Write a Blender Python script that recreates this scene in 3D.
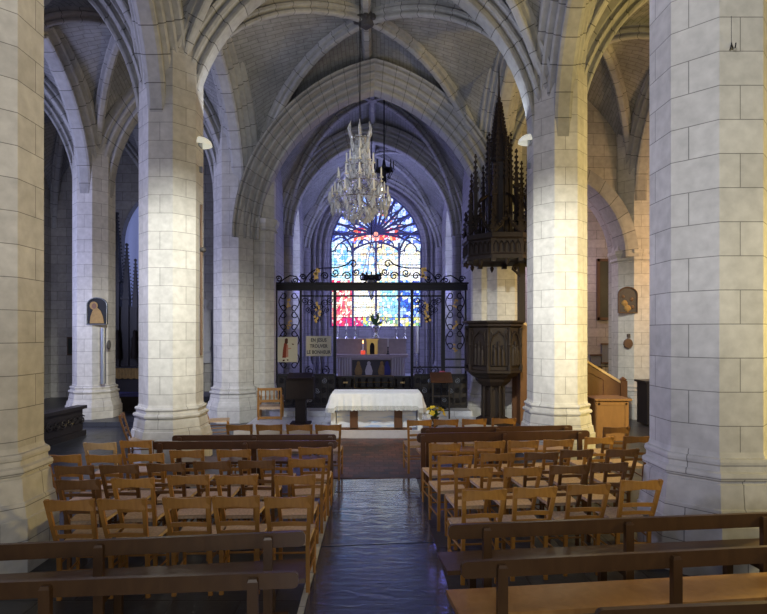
import bpy, math, random
from mathutils import Vector, Matrix, noise
R = math.radians; PI = math.pi
sin, cos, sqrt = math.sin, math.cos, math.sqrt
for o in list(bpy.data.objects): bpy.data.objects.remove(o)
scn = bpy.context.scene; col = scn.collection
rng = random.Random(7)

# ---------------------------------------------------------------- camera, sky, lights, exposure
F = 534.0; CX, CY, H = 374.0, 334.0, 2.2
cam = bpy.data.objects.new('camera', bpy.data.cameras.new('camera')); col.objects.link(cam)
cam.location = (0, 0, H); cam.rotation_euler = (R(90), 0, 0)
cam.data.sensor_fit = 'HORIZONTAL'; cam.data.sensor_width = 36; cam.data.lens = 36*F/767
cam.data.shift_x = (383.5-CX)/767; cam.data.shift_y = (CY-307)/767
cam.data.clip_start = .05; cam.data.clip_end = 200
scn.camera = cam
scn.view_settings.view_transform = 'Standard'; scn.view_settings.look = 'None'
scn.view_settings.gamma = 1; scn.view_settings.use_curve_mapping = False
scn.view_settings.exposure = 0.0
w = bpy.data.worlds.new('sky'); scn.world = w; w.use_nodes = True
w.node_tree.nodes['Background'].inputs[0].default_value = (.62, .68, .95, 1)
w.node_tree.nodes['Background'].inputs[1].default_value = .16

def area(name, loc, target, size, power, color, sy=None):
    l = bpy.data.lights.new(name, 'AREA'); l.energy = power; l.color = color; l.shape = 'RECTANGLE'
    l.size = size; l.size_y = sy or size
    o = bpy.data.objects.new(name, l); col.objects.link(o); o.location = loc
    o.rotation_euler = (Vector(target)-Vector(loc)).to_track_quat('-Z', 'Y').to_euler(); return o
def spot(name, loc, target, power, color, angle, blend=.6, rad=.15):
    l = bpy.data.lights.new(name, 'SPOT'); l.energy = power; l.color = color
    l.spot_size = R(angle); l.spot_blend = blend; l.shadow_soft_size = rad
    o = bpy.data.objects.new(name, l); col.objects.link(o); o.location = loc
    o.rotation_euler = (Vector(target)-Vector(loc)).to_track_quat('-Z', 'Y').to_euler(); return o
def point(name, loc, power, color, rad=.15):
    l = bpy.data.lights.new(name, 'POINT'); l.energy = power; l.color = color; l.shadow_soft_size = rad
    o = bpy.data.objects.new(name, l); col.objects.link(o); o.location = loc; return o

# daylight of the west window behind the camera
area('west_window_light', (0, -5, 3.8), (0, 9, 2.4), 4.0, 270, (1.0, .985, .96), 4.5)
spot('added_pillar_spot', (-1.6, -1.6, 5.8), (3.2, 5.0, 4.1), 1150, (1.0, .98, .90), 40, .8, .3)  # added spot without a real lamp, brightens the near right pillar
spot('added_pillar_spot', (1.6, -1.6, 5.8), (-3.9, 5.0, 4.3), 800, (1.0, .96, .93), 36, .8, .3)  # likewise added, for the near left pillar
# added spots, no known lamp, to brighten the second pair of pillars
spot('added_nave_spot', (-.7, 3.3, 5.6), (-3.55, 9.4, 2.7), 2900, (1.0, 1.0, .90), 38, .9)
spot('added_nave_spot', (.7, 3.3, 5.6), (3.3, 9.7, 2.7), 2900, (1.0, 1.0, .90), 38, .9)
# spot that lights the altar table
spot('altar_spot', (-.2, 6.2, 6.6), (0, 11.7, .8), 1400, (.90, .95, 1.0), 22, .6)
spot('added_chandelier_spot', (.3, 4.6, 7.4), (-.25, 9.6, 5.0), 330, (.95, .98, 1.0), 15, .6)  # added spot without a real lamp, brightens the crystal chandelier
# lamps in the two wall shells shine up into the vault
area('shell_uplight', (-2.6, 9.5, 5.9), (-.2, 11.5, 9.3), .7, 20, (.86, .92, 1))
area('shell_uplight', (2.4, 9.8, 5.9), (0, 11.5, 9.3), .7, 20, (.86, .92, 1))
# cool daylight from the aisle windows on the left, warm lamps in the right aisle
area('north_window_light', (-10.2, 8.2, 4.2), (0, 6.2, 2.6), 2.4, 560, (.58, .60, 1.0), 4)
area('outer_aisle_light', (-10.2, 11.2, 4.2), (-5, 12.5, 4.5), 1.6, 110, (.55, .6, 1.0), 3)
point('south_aisle_lamp', (7.2, 7.0, 2.6), 850, (1.0, .72, .20), .2)
point('south_aisle_lamp', (5.5, 3.3, 2.4), 150, (1.0, .78, .24), .2)
point('south_chapel_lamp', (8.6, 12.2, 4.2), 300, (1.0, .58, .26), .25)
point('inner_chapel_lamp', (5.6, 16.6, 4.6), 120, (.85, .66, .9), .25)
# daylight that falls in through the choir side windows
area('choir_left_window_light', (-3.3, 21.3, 5.0), (1.5, 20.3, 3.5), 2.0, 240, (.30, .28, 1.0), 4.8)
area('choir_right_window_light', (3.25, 21.3, 5.0), (-1.5, 20.3, 4.0), 2.0, 180, (.27, .26, 1.0), 4.8)

# ---------------------------------------------------------------- materials
def mat(name):
    m = bpy.data.materials.new(name); m.use_nodes = True
    nt = m.node_tree; return m, nt, nt.nodes['Principled BSDF']
def N(nt, t, **k):
    n = nt.nodes.new(t)
    for a, b in k.items(): setattr(n, a, b)
    return n
def mixc(nt, fac, a, b, mode='MIX'):
    n = N(nt, 'ShaderNodeMix', data_type='RGBA', blend_type=mode)
    for s, v in ((n.inputs[0], fac), (n.inputs[6], a), (n.inputs[7], b)):
        if hasattr(v, 'is_output'): nt.links.new(v, s)
        elif isinstance(v, (int, float)): s.default_value = v
        else: s.default_value = (*v, 1)
    return n.outputs[2]
def stone(name, c1, c2, bw, rh, mortar=.006, offset=.5, rough=.85, mort=.36, bumpd=.25, stain=.35, freq=.5):
    m, nt, b = mat(name); L = nt.links.new
    uv = N(nt, 'ShaderNodeUVMap'); tc = N(nt, 'ShaderNodeTexCoord')
    br = N(nt, 'ShaderNodeTexBrick', offset=offset)
    br.inputs['Scale'].default_value = 1; br.inputs['Mortar Size'].default_value = mortar
    br.inputs['Mortar Smooth'].default_value = .3
    br.inputs['Brick Width'].default_value = bw; br.inputs['Row Height'].default_value = rh
    br.inputs['Color1'].default_value = (*c1, 1); br.inputs['Color2'].default_value = (*c2, 1)
    br.inputs['Mortar'].default_value = (*[x*mort for x in c1], 1)
    br.inputs['Bias'].default_value = 0
    L(uv.outputs[0], br.inputs['Vector'])
    n1 = N(nt, 'ShaderNodeTexNoise'); n1.inputs['Scale'].default_value = freq; n1.inputs['Detail'].default_value = 6
    L(tc.outputs['Object'], n1.inputs['Vector'])
    r1 = N(nt, 'ShaderNodeMapRange'); r1.inputs[1].default_value = .35; r1.inputs[2].default_value = .7
    r1.inputs[3].default_value = 1; r1.inputs[4].default_value = 1-stain
    L(n1.outputs[0], r1.inputs[0])
    n2 = N(nt, 'ShaderNodeTexNoise'); n2.inputs['Scale'].default_value = 9; n2.inputs['Detail'].default_value = 8
    L(tc.outputs['Object'], n2.inputs['Vector'])
    r2 = N(nt, 'ShaderNodeMapRange'); r2.inputs[1].default_value = .3; r2.inputs[2].default_value = .75
    r2.inputs[3].default_value = 1.08; r2.inputs[4].default_value = .82
    L(n2.outputs[0], r2.inputs[0])
    c = mixc(nt, 1.0, br.outputs[0], r1.outputs[0], 'MULTIPLY'); c = mixc(nt, 1.0, c, r2.outputs[0], 'MULTIPLY')
    L(c, b.inputs['Base Color']); b.inputs['Roughness'].default_value = rough
    iv = N(nt, 'ShaderNodeMath', operation='MULTIPLY_ADD'); iv.inputs[1].default_value = -1; iv.inputs[2].default_value = 1
    L(br.outputs['Fac'], iv.inputs[0])
    ad = N(nt, 'ShaderNodeMath', operation='MULTIPLY_ADD'); ad.inputs[1].default_value = .35
    L(n2.outputs[0], ad.inputs[0]); L(iv.outputs[0], ad.inputs[2])
    bp = N(nt, 'ShaderNodeBump'); bp.inputs['Strength'].default_value = bumpd; bp.inputs['Distance'].default_value = .02
    L(ad.outputs[0], bp.inputs['Height']); L(bp.outputs[0], b.inputs['Normal'])
    return m
S1, S2 = (.62, .61, .58), (.54, .53, .505)
M = {}
M['column'] = stone('column_stone', S1, S2, .86, .305, .0045, stain=.28)
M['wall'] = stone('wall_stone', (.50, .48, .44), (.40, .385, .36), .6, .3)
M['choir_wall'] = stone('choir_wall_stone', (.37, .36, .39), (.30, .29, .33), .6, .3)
M['arch'] = stone('arch_stone', (.47, .47, .46), (.39, .39, .385), .42, 60, .009, 0, mort=.3)
M['archfine'] = stone('chancel_arch_stone', (.42, .42, .41), (.35, .35, .345), .30, 60, .008, 0, mort=.4)
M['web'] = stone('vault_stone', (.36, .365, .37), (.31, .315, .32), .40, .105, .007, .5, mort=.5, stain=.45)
M['slate'] = stone('slate_floor', (.062, .066, .08), (.038, .042, .054), .55, .55, .012, .5, rough=.36, mort=.4, bumpd=.5)
M['marble'] = stone('sanctuary_floor', (.68, .70, .76), (.58, .60, .68), .8, .4, .008, .5, rough=.3, mort=.5, bumpd=.2, stain=.25)

def wood(name, c1, c2, rough=.45, scale=6, spec=.4):
    m, nt, b = mat(name); L = nt.links.new
    tc = N(nt, 'ShaderNodeTexCoord'); mp = N(nt, 'ShaderNodeMapping'); mp.inputs['Scale'].default_value = (scale*2, scale*2, scale*.6)
    L(tc.outputs['Object'], mp.inputs[0])
    n = N(nt, 'ShaderNodeTexNoise'); n.inputs['Scale'].default_value = 1.5; n.inputs['Detail'].default_value = 7; n.inputs['Distortion'].default_value = 1.2
    L(mp.outputs[0], n.inputs['Vector'])
    L(mixc(nt, n.outputs[0], c1, c2), b.inputs['Base Color'])
    b.inputs['Roughness'].default_value = rough; b.inputs['Specular IOR Level'].default_value = spec
    bp = N(nt, 'ShaderNodeBump'); bp.inputs['Strength'].default_value = .15; bp.inputs['Distance'].default_value = .01
    L(n.outputs[0], bp.inputs['Height']); L(bp.outputs[0], b.inputs['Normal'])
    return m
M['honey'] = wood('honey_wood', (.50, .25, .055), (.28, .13, .03), .4)
M['honey2'] = wood('tan_wood', (.40, .195, .045), (.22, .10, .025), .42)
M['brown'] = wood('brown_chair_wood', (.19, .09, .028), (.10, .045, .016), .42)
M['pale'] = wood('pale_chair_wood', (.62, .45, .24), (.46, .30, .13), .42)
M['bench'] = wood('bench_wood', (.098, .050, .019), (.045, .021, .009), .36, 3)
M['benchred'] = wood('far_bench_wood', (.125, .058, .028), (.06, .027, .016), .35, 3)
M['seatwood'] = wood('bench_seat_wood', (.46, .25, .085), (.26, .12, .035), .36, 3)
M['oak'] = wood('dark_oak', (.026, .017, .014), (.011, .008, .008), .58, 4, .25)
M['black_oak'] = wood('black_oak', (.030, .026, .028), (.014, .012, .014), .4, 4)
M['stairwood'] = wood('stair_oak', (.17, .078, .032), (.09, .038, .018), .42, 3)
M['chest'] = wood('chest_wood', (.26, .13, .04), (.16, .075, .025), .5, 3)

def plain(name, c, rough=.5, metal=0, em=None, es=0, noise_amt=.15, ns=12):
    m, nt, b = mat(name); L = nt.links.new
    tc = N(nt, 'ShaderNodeTexCoord'); n = N(nt, 'ShaderNodeTexNoise'); n.inputs['Scale'].default_value = ns; n.inputs['Detail'].default_value = 4
    L(tc.outputs['Object'], n.inputs['Vector'])
    L(mixc(nt, n.outputs[0], [min(1, x*(1+noise_amt)) for x in c], [x*(1-noise_amt) for x in c]), b.inputs['Base Color'])
    b.inputs['Roughness'].default_value = rough; b.inputs['Metallic'].default_value = metal
    if em: b.inputs['Emission Color'].default_value = (*em, 1); b.inputs['Emission Strength'].default_value = es
    return m
M['iron'] = plain('wrought_iron', (.022, .022, .028), .45, .6)
M['gilt'] = plain('gilt_iron', (.55, .36, .12), .35, .9)
M['brass'] = plain('brass', (.45, .33, .16), .3, 1)
M['silver'] = plain('silvered_metal', (.62, .62, .66), .25, .9)
M['cloth'] = plain('white_cloth', (.93, .95, .92), .8)
M['lace'] = plain('lace_cloth', (.62, .62, .58), .9, noise_amt=.5, ns=60)
M['card'] = plain('sign_card', (.72, .72, .62), .7, noise_amt=.04)
M['ink'] = plain('sign_ink', (.06, .06, .08), .7)
M['robe'] = plain('painted_robe', (.30, .055, .03), .7)
M['skin'] = plain('painted_tunic', (.62, .32, .25), .7)
M['hairp'] = plain('painted_hair', (.09, .03, .015), .7)
M['rush'] = plain('rush_seat', (.50, .36, .24), .7, noise_amt=.5, ns=40)
M['shell'] = plain('lamp_shell', (.85, .85, .76), .5, 0, (1, 1, .86), .35)
M['wax'] = plain('candle_wax', (.80, .78, .70), .5)
M['flame'] = plain('candle_flame', (1, .5, .2), .5, 0, (1, .42, .12), 6)
M['redglass'] = plain('red_votive_glass', (.5, .05, .03), .3, 0, (.9, .1, .05), .8)
M['pinkmarble'] = plain('pink_marble', (.40, .33, .345), .4, noise_amt=.22, ns=7)
M['palestone'] = plain('pale_carved_stone', (.56, .52, .52), .6, noise_amt=.12)
M['canvas'] = plain('dark_painting', (.022, .030, .024), .35, noise_amt=.6, ns=3)
M['relief'] = plain('bronze_relief', (.06, .055, .055), .6, .1, noise_amt=.3, ns=30)
M['icon_gold'] = plain('icon_gold', (.30, .19, .06), .7, 0, noise_amt=.35, ns=14)
M['icon_dark'] = plain('icon_ground', (.012, .014, .018), .85, noise_amt=.3)
M['face'] = plain('icon_face', (.16, .08, .04), .6)
M['frame'] = plain('frame_brown', (.10, .055, .03), .6)
M['greypanel'] = plain('grey_panel', (.16, .18, .22), .6)
M['petal_y'] = plain('yellow_petal', (.85, .62, .04), .6)
M['petal_w'] = plain('white_petal', (.85, .85, .8), .6)
M['petal_p'] = plain('pink_petal', (.6, .12, .2), .6)
M['leaf'] = plain('leaf', (.06, .14, .04), .6, noise_amt=.4)
M['bluecloth'] = plain('blue_cloth', (.05, .055, .20), .8)
M['shadecloth'] = plain('bench_pad', (.05, .05, .06), .8)
M['statue'] = plain('statue_stone', (.42, .42, .46), .7)
M['mount'] = plain('steel_grey', (.30, .33, .38), .35, .6)
m, nt, b = mat('crystal'); b.inputs['Base Color'].default_value = (.93, .96, 1, 1); b.inputs['Roughness'].default_value = .08
b.inputs['Transmission Weight'].default_value = .55; b.inputs['IOR'].default_value = 1.5; b.inputs['Specular IOR Level'].default_value = .9; M['crystal'] = m
# stained glass: face colours carry the glass colour, the daylight behind makes it glow
m, nt, b = mat('stained_glass'); a = N(nt, 'ShaderNodeAttribute', attribute_name='glass')
nt.links.new(a.outputs[0], b.inputs['Base Color']); nt.links.new(a.outputs[0], b.inputs['Emission Color']); b.inputs['Emission Strength'].default_value = 1.45
b.inputs['Roughness'].default_value = .3; M['glass'] = m
M['clearglass'] = plain('leaded_clear_glass', (.6, .65, .8), .3, 0, (.72, .78, 1.0), 3.0, .1)
M['dimglass'] = plain('dim_clear_glass', (.3, .35, .5), .3, 0, (.3, .36, .8), .35, .1)
M['tracery'] = plain('silhouette_tracery_stone', (.10, .10, .19), .8)  # backlit silhouette and bluish light put into the stone colour

def mk_aisle():
    m, nt, b = mat('aisle_flagstone'); L = nt.links.new
    tc = N(nt, 'ShaderNodeTexCoord'); n = N(nt, 'ShaderNodeTexNoise'); n.inputs['Scale'].default_value = 2.2; n.inputs['Detail'].default_value = 9; n.inputs['Roughness'].default_value = .62
    L(tc.outputs['Object'], n.inputs['Vector'])
    L(mixc(nt, n.outputs[0], (.085, .095, .15), (.03, .034, .055)), b.inputs['Base Color'])  # blue-grey slate, with the window's blue reflection worked into the colour
    mp = N(nt, 'ShaderNodeMapping'); mp.inputs['Scale'].default_value = (2.2, 7, 1); L(tc.outputs['Object'], mp.inputs[0])
    n2 = N(nt, 'ShaderNodeTexNoise'); n2.inputs['Scale'].default_value = 1.6; n2.inputs['Detail'].default_value = 5; n2.inputs['Distortion'].default_value = .8
    L(mp.outputs[0], n2.inputs['Vector'])
    bp = N(nt, 'ShaderNodeBump'); bp.inputs['Strength'].default_value = .26; bp.inputs['Distance'].default_value = .02
    L(n2.outputs[0], bp.inputs['Height']); L(bp.outputs[0], b.inputs['Normal'])
    r = N(nt, 'ShaderNodeMapRange'); r.inputs[1].default_value = .3; r.inputs[2].default_value = .7; r.inputs[3].default_value = .06; r.inputs[4].default_value = .22
    L(n.outputs[0], r.inputs[0]); L(r.outputs[0], b.inputs['Roughness']); b.inputs['Specular IOR Level'].default_value = 1.0; b.inputs['IOR'].default_value = 2.0; b.inputs['Specular Tint'].default_value = (.72, .78, 1, 1)  # specular tint adds more of the reflected window blue
    return m
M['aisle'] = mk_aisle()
M['terra'] = stone('terracotta_tiles', (.24, .095, .07), (.065, .05, .055), .16, .16, .012, .5, rough=.5, mort=.5, bumpd=.4, stain=.5, freq=1.2)

# ---------------------------------------------------------------- mesh builder
class MB:
    def __init__(s): s.v = []; s.f = []; s.uv = []; s.mi = []
    def face(s, pts, uv=None, mi=0):
        n = len(s.v); s.v += [Vector(p) for p in pts]; s.f.append(tuple(range(n, n+len(pts)))); s.uv.append(uv); s.mi.append(mi)
    def quads(s, grid, uvg=None, mi=0, close=False):
        """grid[i][j] of points; shared vertices"""
        n0 = len(s.v); R_ = len(grid); C_ = len(grid[0])
        for row in grid: s.v += [Vector(p) for p in row]
        for i in range(R_-1):
            for j in range(C_-1 + (1 if close else 0)):
                j2 = (j+1) % C_
                s.f.append((n0+i*C_+j, n0+i*C_+j2, n0+(i+1)*C_+j2, n0+(i+1)*C_+j))
                s.uv.append([uvg[i][j], uvg[i][j+1], uvg[i+1][j+1], uvg[i+1][j]] if uvg else None); s.mi.append(mi)
    def box(s, c, d, rot=None, mi=0, taper=1.0):
        x, y, z = d[0]/2, d[1]/2, d[2]/2; c = Vector(c); rot = rot or Matrix.Identity(3)
        p = [c + rot @ Vector((sx*x*(taper if sz > 0 else 1), sy*y*(taper if sz > 0 else 1), sz*z)) for sz in (-1, 1) for sy in (-1, 1) for sx in (-1, 1)]
        n = len(s.v); s.v += p
        for f in ((0, 2, 3, 1), (4, 5, 7, 6), (0, 1, 5, 4), (2, 6, 7, 3), (0, 4, 6, 2), (1, 3, 7, 5)):
            s.f.append(tuple(n+i for i in f)); s.uv.append(None); s.mi.append(mi)
    def bar(s, a, b, w, h=None, mi=0, up=(0, 0, 1)):
        a, b = Vector(a), Vector(b); d = b-a; h = h or w
        if d.length < 1e-6: return
        z = d.normalized(); x = z.cross(Vector(up))
        if x.length < 1e-3: x = z.cross(Vector((0, 1, 0)))
        x.normalize(); y = x.cross(z); rot = Matrix((x, y, z)).transposed()
        s.box((a+b)/2, (w, h, d.length), rot, mi)
    def tube(s, pts, r, n=6, mi=0, cap=True):
        pts = [Vector(p) for p in pts]; k = len(pts); rr = r if isinstance(r, (list, tuple)) else [r]*k
        grid = []; prev = None
        for i, p in enumerate(pts):
            t = (pts[min(i+1, k-1)]-pts[max(i-1, 0)])
            t = t.normalized() if t.length > 1e-9 else Vector((0, 0, 1))
            if prev is None:
                x = t.cross(Vector((0, 0, 1)));
                if x.length < 1e-2: x = t.cross(Vector((0, 1, 0)))
            else: x = prev - t*prev.dot(t)
            if x.length < 1e-6: x = t.orthogonal()
            x.normalize(); prev = x; y = t.cross(x)
            grid.append([p + (x*cos(2*PI*j/n)+y*sin(2*PI*j/n))*rr[i] for j in range(n)])
        s.quads(grid, None, mi, True)
        if cap: s.face(grid[0][::-1], None, mi); s.face(grid[-1], None, mi)
    def lathe(s, prof, n=16, c=(0, 0, 0), mi=0, phase=0, uv=False, sx=1, sy=1, v0=0):
        c = Vector(c); grid = []; ug = []; per = 0
        for i, (r, z) in enumerate(prof):
            grid.append([c+Vector((r*sx*cos(phase+2*PI*j/n), r*sy*sin(phase+2*PI*j/n), z)) for j in range(n)])
            ug.append([(j*.5*2*PI/n, z+v0) for j in range(n+1)])
        s.quads(grid, ug if uv else None, mi, True)
        if prof[0][0] > 1e-4: s.face(grid[0][::-1], None, mi)
        if prof[-1][0] > 1e-4: s.face(grid[-1], None, mi)
    def extrude(s, poly, a, b, fn, mi=0):
        """poly of 2D pts, fn(u,v,w)->point, w from a to b"""
        A = [fn(u, v, a) for u, v in poly]; B = [fn(u, v, b) for u, v in poly]
        s.face(A, None, mi); s.face(B[::-1], None, mi); n = len(poly)
        for i in range(n): s.face([A[i], B[i], B[(i+1) % n], A[(i+1) % n]], None, mi)
    def mesh(s, name, mats, smooth=False):
        me = bpy.data.meshes.new(name); me.from_pydata([tuple(p) for p in s.v], [], s.f)
        for m_ in (mats if isinstance(mats, (list, tuple)) else [mats]): me.materials.append(m_)
        uvl = me.uv_layers.new(name='UVMap').data
        for pi, p in enumerate(me.polygons):
            p.material_index = s.mi[pi]; p.use_smooth = smooth; u = s.uv[pi]
            if u is None:
                nx, ny, nz = abs(p.normal.x), abs(p.normal.y), abs(p.normal.z)
                for li in p.loop_indices:
                    q = me.vertices[me.loops[li].vertex_index].co
                    uvl[li].uv = (q.x, q.y) if nz > nx and nz > ny else ((q.y, q.z) if nx > ny else (q.x, q.z))
            else:
                for k, li in enumerate(p.loop_indices): uvl[li].uv = u[k]
        me.update(); return me
    def build(s, name, mats, parent=None, smooth=False, loc=None):
        o = bpy.data.objects.new(name, s.mesh(name, mats, smooth)); col.objects.link(o)
        if parent: o.parent = parent
        if loc: o.location = loc
        return o
def tag(o, label=None, cat=None, group=None, kind=None):
    if label: o['label'] = label
    if cat: o['category'] = cat
    if group: o['group'] = group
    if kind: o['kind'] = kind
    return o
def thing(name, label, cat, loc=(0, 0, 0), rz=0, group=None):
    o = bpy.data.objects.new(name, None); col.objects.link(o); o.empty_display_size = .1
    o.location = loc; o.rotation_euler = (0, 0, rz); return tag(o, label, cat, group)
def kids(o): return [c for c in KIDS.get(o.name, [])]
KIDS = {}
def index_kids(root):
    for c in list(col.objects):
        if c.parent: 
            KIDS.setdefault(c.parent.name, [])
            if c not in KIDS[c.parent.name]: KIDS[c.parent.name].append(c)
def dup(o, parent=None):
    c = o.copy(); col.objects.link(c)
    if parent: c.parent = parent
    for k in kids(o): dup(k, c)
    return c
def st(o, label=None): 
    o['kind'] = 'structure'
    return o
def sx_at(px, D): return (px-CX)*D/F
def z_at(py, D): return H+(CY-py)*D/F

# ---------------------------------------------------------------- arches and vaults
class Arch:
    """two-centred pointed arch between A and B (xy), springing z0, intrados half span a, rise h"""
    def __init__(s, A, B, z0, inset, h):
        s.A, s.B = Vector((A[0], A[1], 0)), Vector((B[0], B[1], 0)); s.M = (s.A+s.B)/2; s.u = (s.B-s.A).normalized()
        s.lat = Vector((-s.u.y, s.u.x, 0)); s.z0 = z0; s.a = (s.B-s.A).length/2-inset; s.h = h
        s.r = (h*h+s.a*s.a)/(2*s.a); s.c = s.r-s.a
    def p(s, t, e=0, w=0):
        rr = s.r+e; pm = math.acos(max(-1, min(1, s.c/rr))); tt = t if t <= 1 else 2-t; ph = tt*pm
        d = rr*cos(ph)-s.c; sg = -1 if t <= 1 else 1
        return s.M+s.u*(sg*d)+Vector((0, 0, s.z0+rr*sin(ph)))+s.lat*w
    def arclen(s, t): return t*s.r*math.acos(max(-1, min(1, s.c/s.r)))
def sweep_arch(mb, ar, prof, n=14, t0=0, t1=2):
    ts = [t0+(t1-t0)*i/(2*n) for i in range(2*n+1)]
    per = [0]
    for i in range(1, len(prof)): per.append(per[-1]+math.dist(prof[i], prof[i-1]))
    grid = [[ar.p(t, e, w_) for (w_, e) in prof] for t in ts]
    ug = [[(ar.arclen(t), q) for q in per] for t in ts]
    mb.quads(grid, ug)
def halfprof(pts): return [(-w_, e) for w_, e in pts[::-1]] + pts
PROF_T = halfprof([(.10, 0), (.15, .02), (.16, .06), (.11, .09), (.12, .13), (.22, .15), (.25, .19), (.19, .22), (.20, .26), (.32, .28), (.35, .32), (.29, .35), (.30, .38), (.42, .40), (.45, .43), (.45, .55)])
PROF_CH = halfprof([(.16, 0), (.21, .02), (.22, .06), (.16, .09), (.17, .12), (.29, .16), (.32, .20), (.26, .23), (.27, .26), (.40, .31), (.43, .35), (.37, .38), (.38, .41), (.52, .46), (.55, .50), (.49, .53), (.58, .56), (.60, .60)])
PROF_AR = halfprof([(.10, 0), (.15, .02), (.16, .06), (.11, .09), (.12, .13), (.24, .17), (.27, .21), (.21, .24), (.22, .28), (.32, .31), (.32, .5)])
class Ell:
    def __init__(s, A, Bp, z0, zb): s.A = Vector((A[0], A[1], 0)); s.B = Vector((Bp[0], Bp[1], 0)); s.L = (s.B-s.A).length; s.u = (s.B-s.A).normalized(); s.lat = Vector((-s.u.y, s.u.x, 0)); s.z0 = z0; s.zb = zb
    def p(s, t, e=0, w=0):
        ph = t*PI/2; a = s.L; h = s.zb-s.z0
        return s.A + s.u*(a*(1-cos(ph))) + Vector((0, 0, s.z0+h*sin(ph))) + (s.u*cos(ph)*1 + Vector((0, 0, -sin(ph))))*e + s.lat*w
PROF_R = halfprof([(.04, .21), (.07, .195), (.075, .155), (.04, .13), (.05, .10), (.12, .085), (.13, .04), (.10, .01), (.13, -.08)])
def rib(mb, el, prof=PROF_R, n=14):
    per = [0]
    for i in range(1, len(prof)): per.append(per[-1]+math.dist(prof[i], prof[i-1]))
    grid = []; ug = []; L = 0; q0 = None
    for i in range(n+1):
        t = i/n; q = el.p(t)
        if q0 is not None: L += (q-q0).length
        q0 = q; grid.append([el.p(t, e, w_) for w_, e in prof]); ug.append([(L, k) for k in per])
    mb.quads(grid, ug)
def vault(corners, z0, zf, zb, mw, mr, custom=None):
    """corners xy: fl, fr, br, bl ; zf heights of the 4 boundary webs ; zb boss"""
    C = [Vector((*c, 0)) for c in corners]; ctr = sum(C, Vector())/4
    web = MB(); n = 14
    for k in range(4):
        A, B = C[k], C[(k+1) % 4]; ar = Arch(A, B, z0, 0, zf[k]-z0); e_ = 0
        if custom and k in custom: ar, e_ = custom[k]
        for (P, sg) in ((A, 0), (B, 1)):
            el = Ell(P, ctr, z0, zb); grid = []; ug = []; v = 0; q0 = None
            for i in range(n+1):
                t = i/n; a = ar.p(t if sg == 0 else 2-t, e_); d = el.p(t); m_ = 4; L = (a-d).length
                mid = (a+d)/2
                if q0 is not None: v += (mid-q0).length
                q0 = mid
                bulge = .05*L
                grid.append([a.lerp(d, j/m_)+Vector((0, 0, bulge*sin(PI*j/m_)*t)) for j in range(m_+1)])
                ug.append([(L*j/m_ + k*3.3, v) for j in range(m_+1)])
            web.quads(grid, ug)
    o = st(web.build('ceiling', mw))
    for P in C:
        mb = MB(); rib(mb, Ell(P, ctr, z0, zb-.02)); st(mb.build('trim_1', mr))
    return ctr
def transverse(A, B, z0, inset, h, prof, m_='arch', n=14):
    ar = Arch(A, B, z0, inset, h); mb = MB(); sweep_arch(mb, ar, prof, n); return st(mb.build('trim_2', M[m_]))

# ---------------------------------------------------------------- the setting
XL2, XL1, XNL, XNR, XR1, XR2 = -10.6, -7.1, -3.65, 3.3, 6.9, 10.6
rowY = [-3.4, .9, 5.2, 9.6, 13.9, 18.2]
def G(X, r): return (X, rowY[r] + .05*X)
def slab(name, x0, x1, y0, y1, z0, z1, m_):
    mb = MB(); mb.box(((x0+x1)/2, (y0+y1)/2, (z0+z1)/2), (x1-x0, y1-y0, z1-z0)); return st(mb.build(name, m_))
slab('floor', -11, 11, -6, 25, -.2, 0, M['slate'])
# central aisle: three worn flagstones
def flag(y0l, y0r, y1l, y1r, m_, z=.012, name='floor'):
    mb = MB(); xl0, xr0 = -.545, .64
    p = [(xl0, y0l), (xr0, y0r), (xr0, y1r), (xl0, y1l)]
    mb.extrude([(a, b) for a, b in p], -.05, z, lambda u, v, w_: Vector((u, v, w_))); return st(mb.build(name, m_))
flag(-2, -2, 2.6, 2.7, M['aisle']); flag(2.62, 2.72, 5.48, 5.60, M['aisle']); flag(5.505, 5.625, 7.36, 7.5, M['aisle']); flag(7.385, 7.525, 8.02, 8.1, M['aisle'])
slab('trim_3', -.60, -.552, -2, 8.02, -.05, .02, M['column'])
slab('floor', -.9, 1.0, 8.11, 11.2, -.05, .012, M['terra'])
# sanctuary steps
slab('floor', -2.9, 2.75, 11.3, 13.3, 0, .15, M['marble'])
slab('trim_4', -2.95, 2.8, 11.22, 11.34, 0, .165, M['palestone'])
slab('floor', -2.6, 2.45, 13.3, 15.2, 0, .28, M['marble'])
slab('floor', -3.0, 3.0, 15.2, 24.4, 0, .42, M['marble'])
# left chapel step
slab('floor', -10.6, -5.2, 12.6, 18.3, 0, .12, M['slate'])

# nave and aisle vaults
CLX, CRX = -3.1, 3.0
CHA = Arch((CRX+.45, 14.05), (CLX-.35, 13.75), 4.6, .52, 3.76)
Z0, ZF, ZB = 5.65, 9.3, 9.3
Xs = [XL2, XL1, XNL, XNR, XR1, XR2]
for r in range(1, 4):
    for i in range(5):
        nave = (i == 2)
        c = [G(Xs[i], r), G(Xs[i+1], r), G(Xs[i+1], r+1), G(Xs[i], r+1)]
        if nave and r == 3: c[2], c[3] = (2.95, 14.05), (-3.05, 13.75)
        zt = ZF if nave else 8.75
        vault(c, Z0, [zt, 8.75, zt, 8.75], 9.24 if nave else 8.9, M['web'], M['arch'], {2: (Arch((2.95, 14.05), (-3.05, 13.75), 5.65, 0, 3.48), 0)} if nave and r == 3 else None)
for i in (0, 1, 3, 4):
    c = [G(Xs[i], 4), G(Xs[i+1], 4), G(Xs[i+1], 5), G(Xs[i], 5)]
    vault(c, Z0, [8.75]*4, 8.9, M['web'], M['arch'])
for r in range(2, 5):
    for i in range(5):
        nave = i == 2
        if r == 4 and nave: continue
        if r == 4 and i == 3: continue
        transverse(G(Xs[i], r), G(Xs[i+1], r), Z0, .45, 3.2 if nave else 2.75, PROF_T if nave else PROF_AR)
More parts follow.
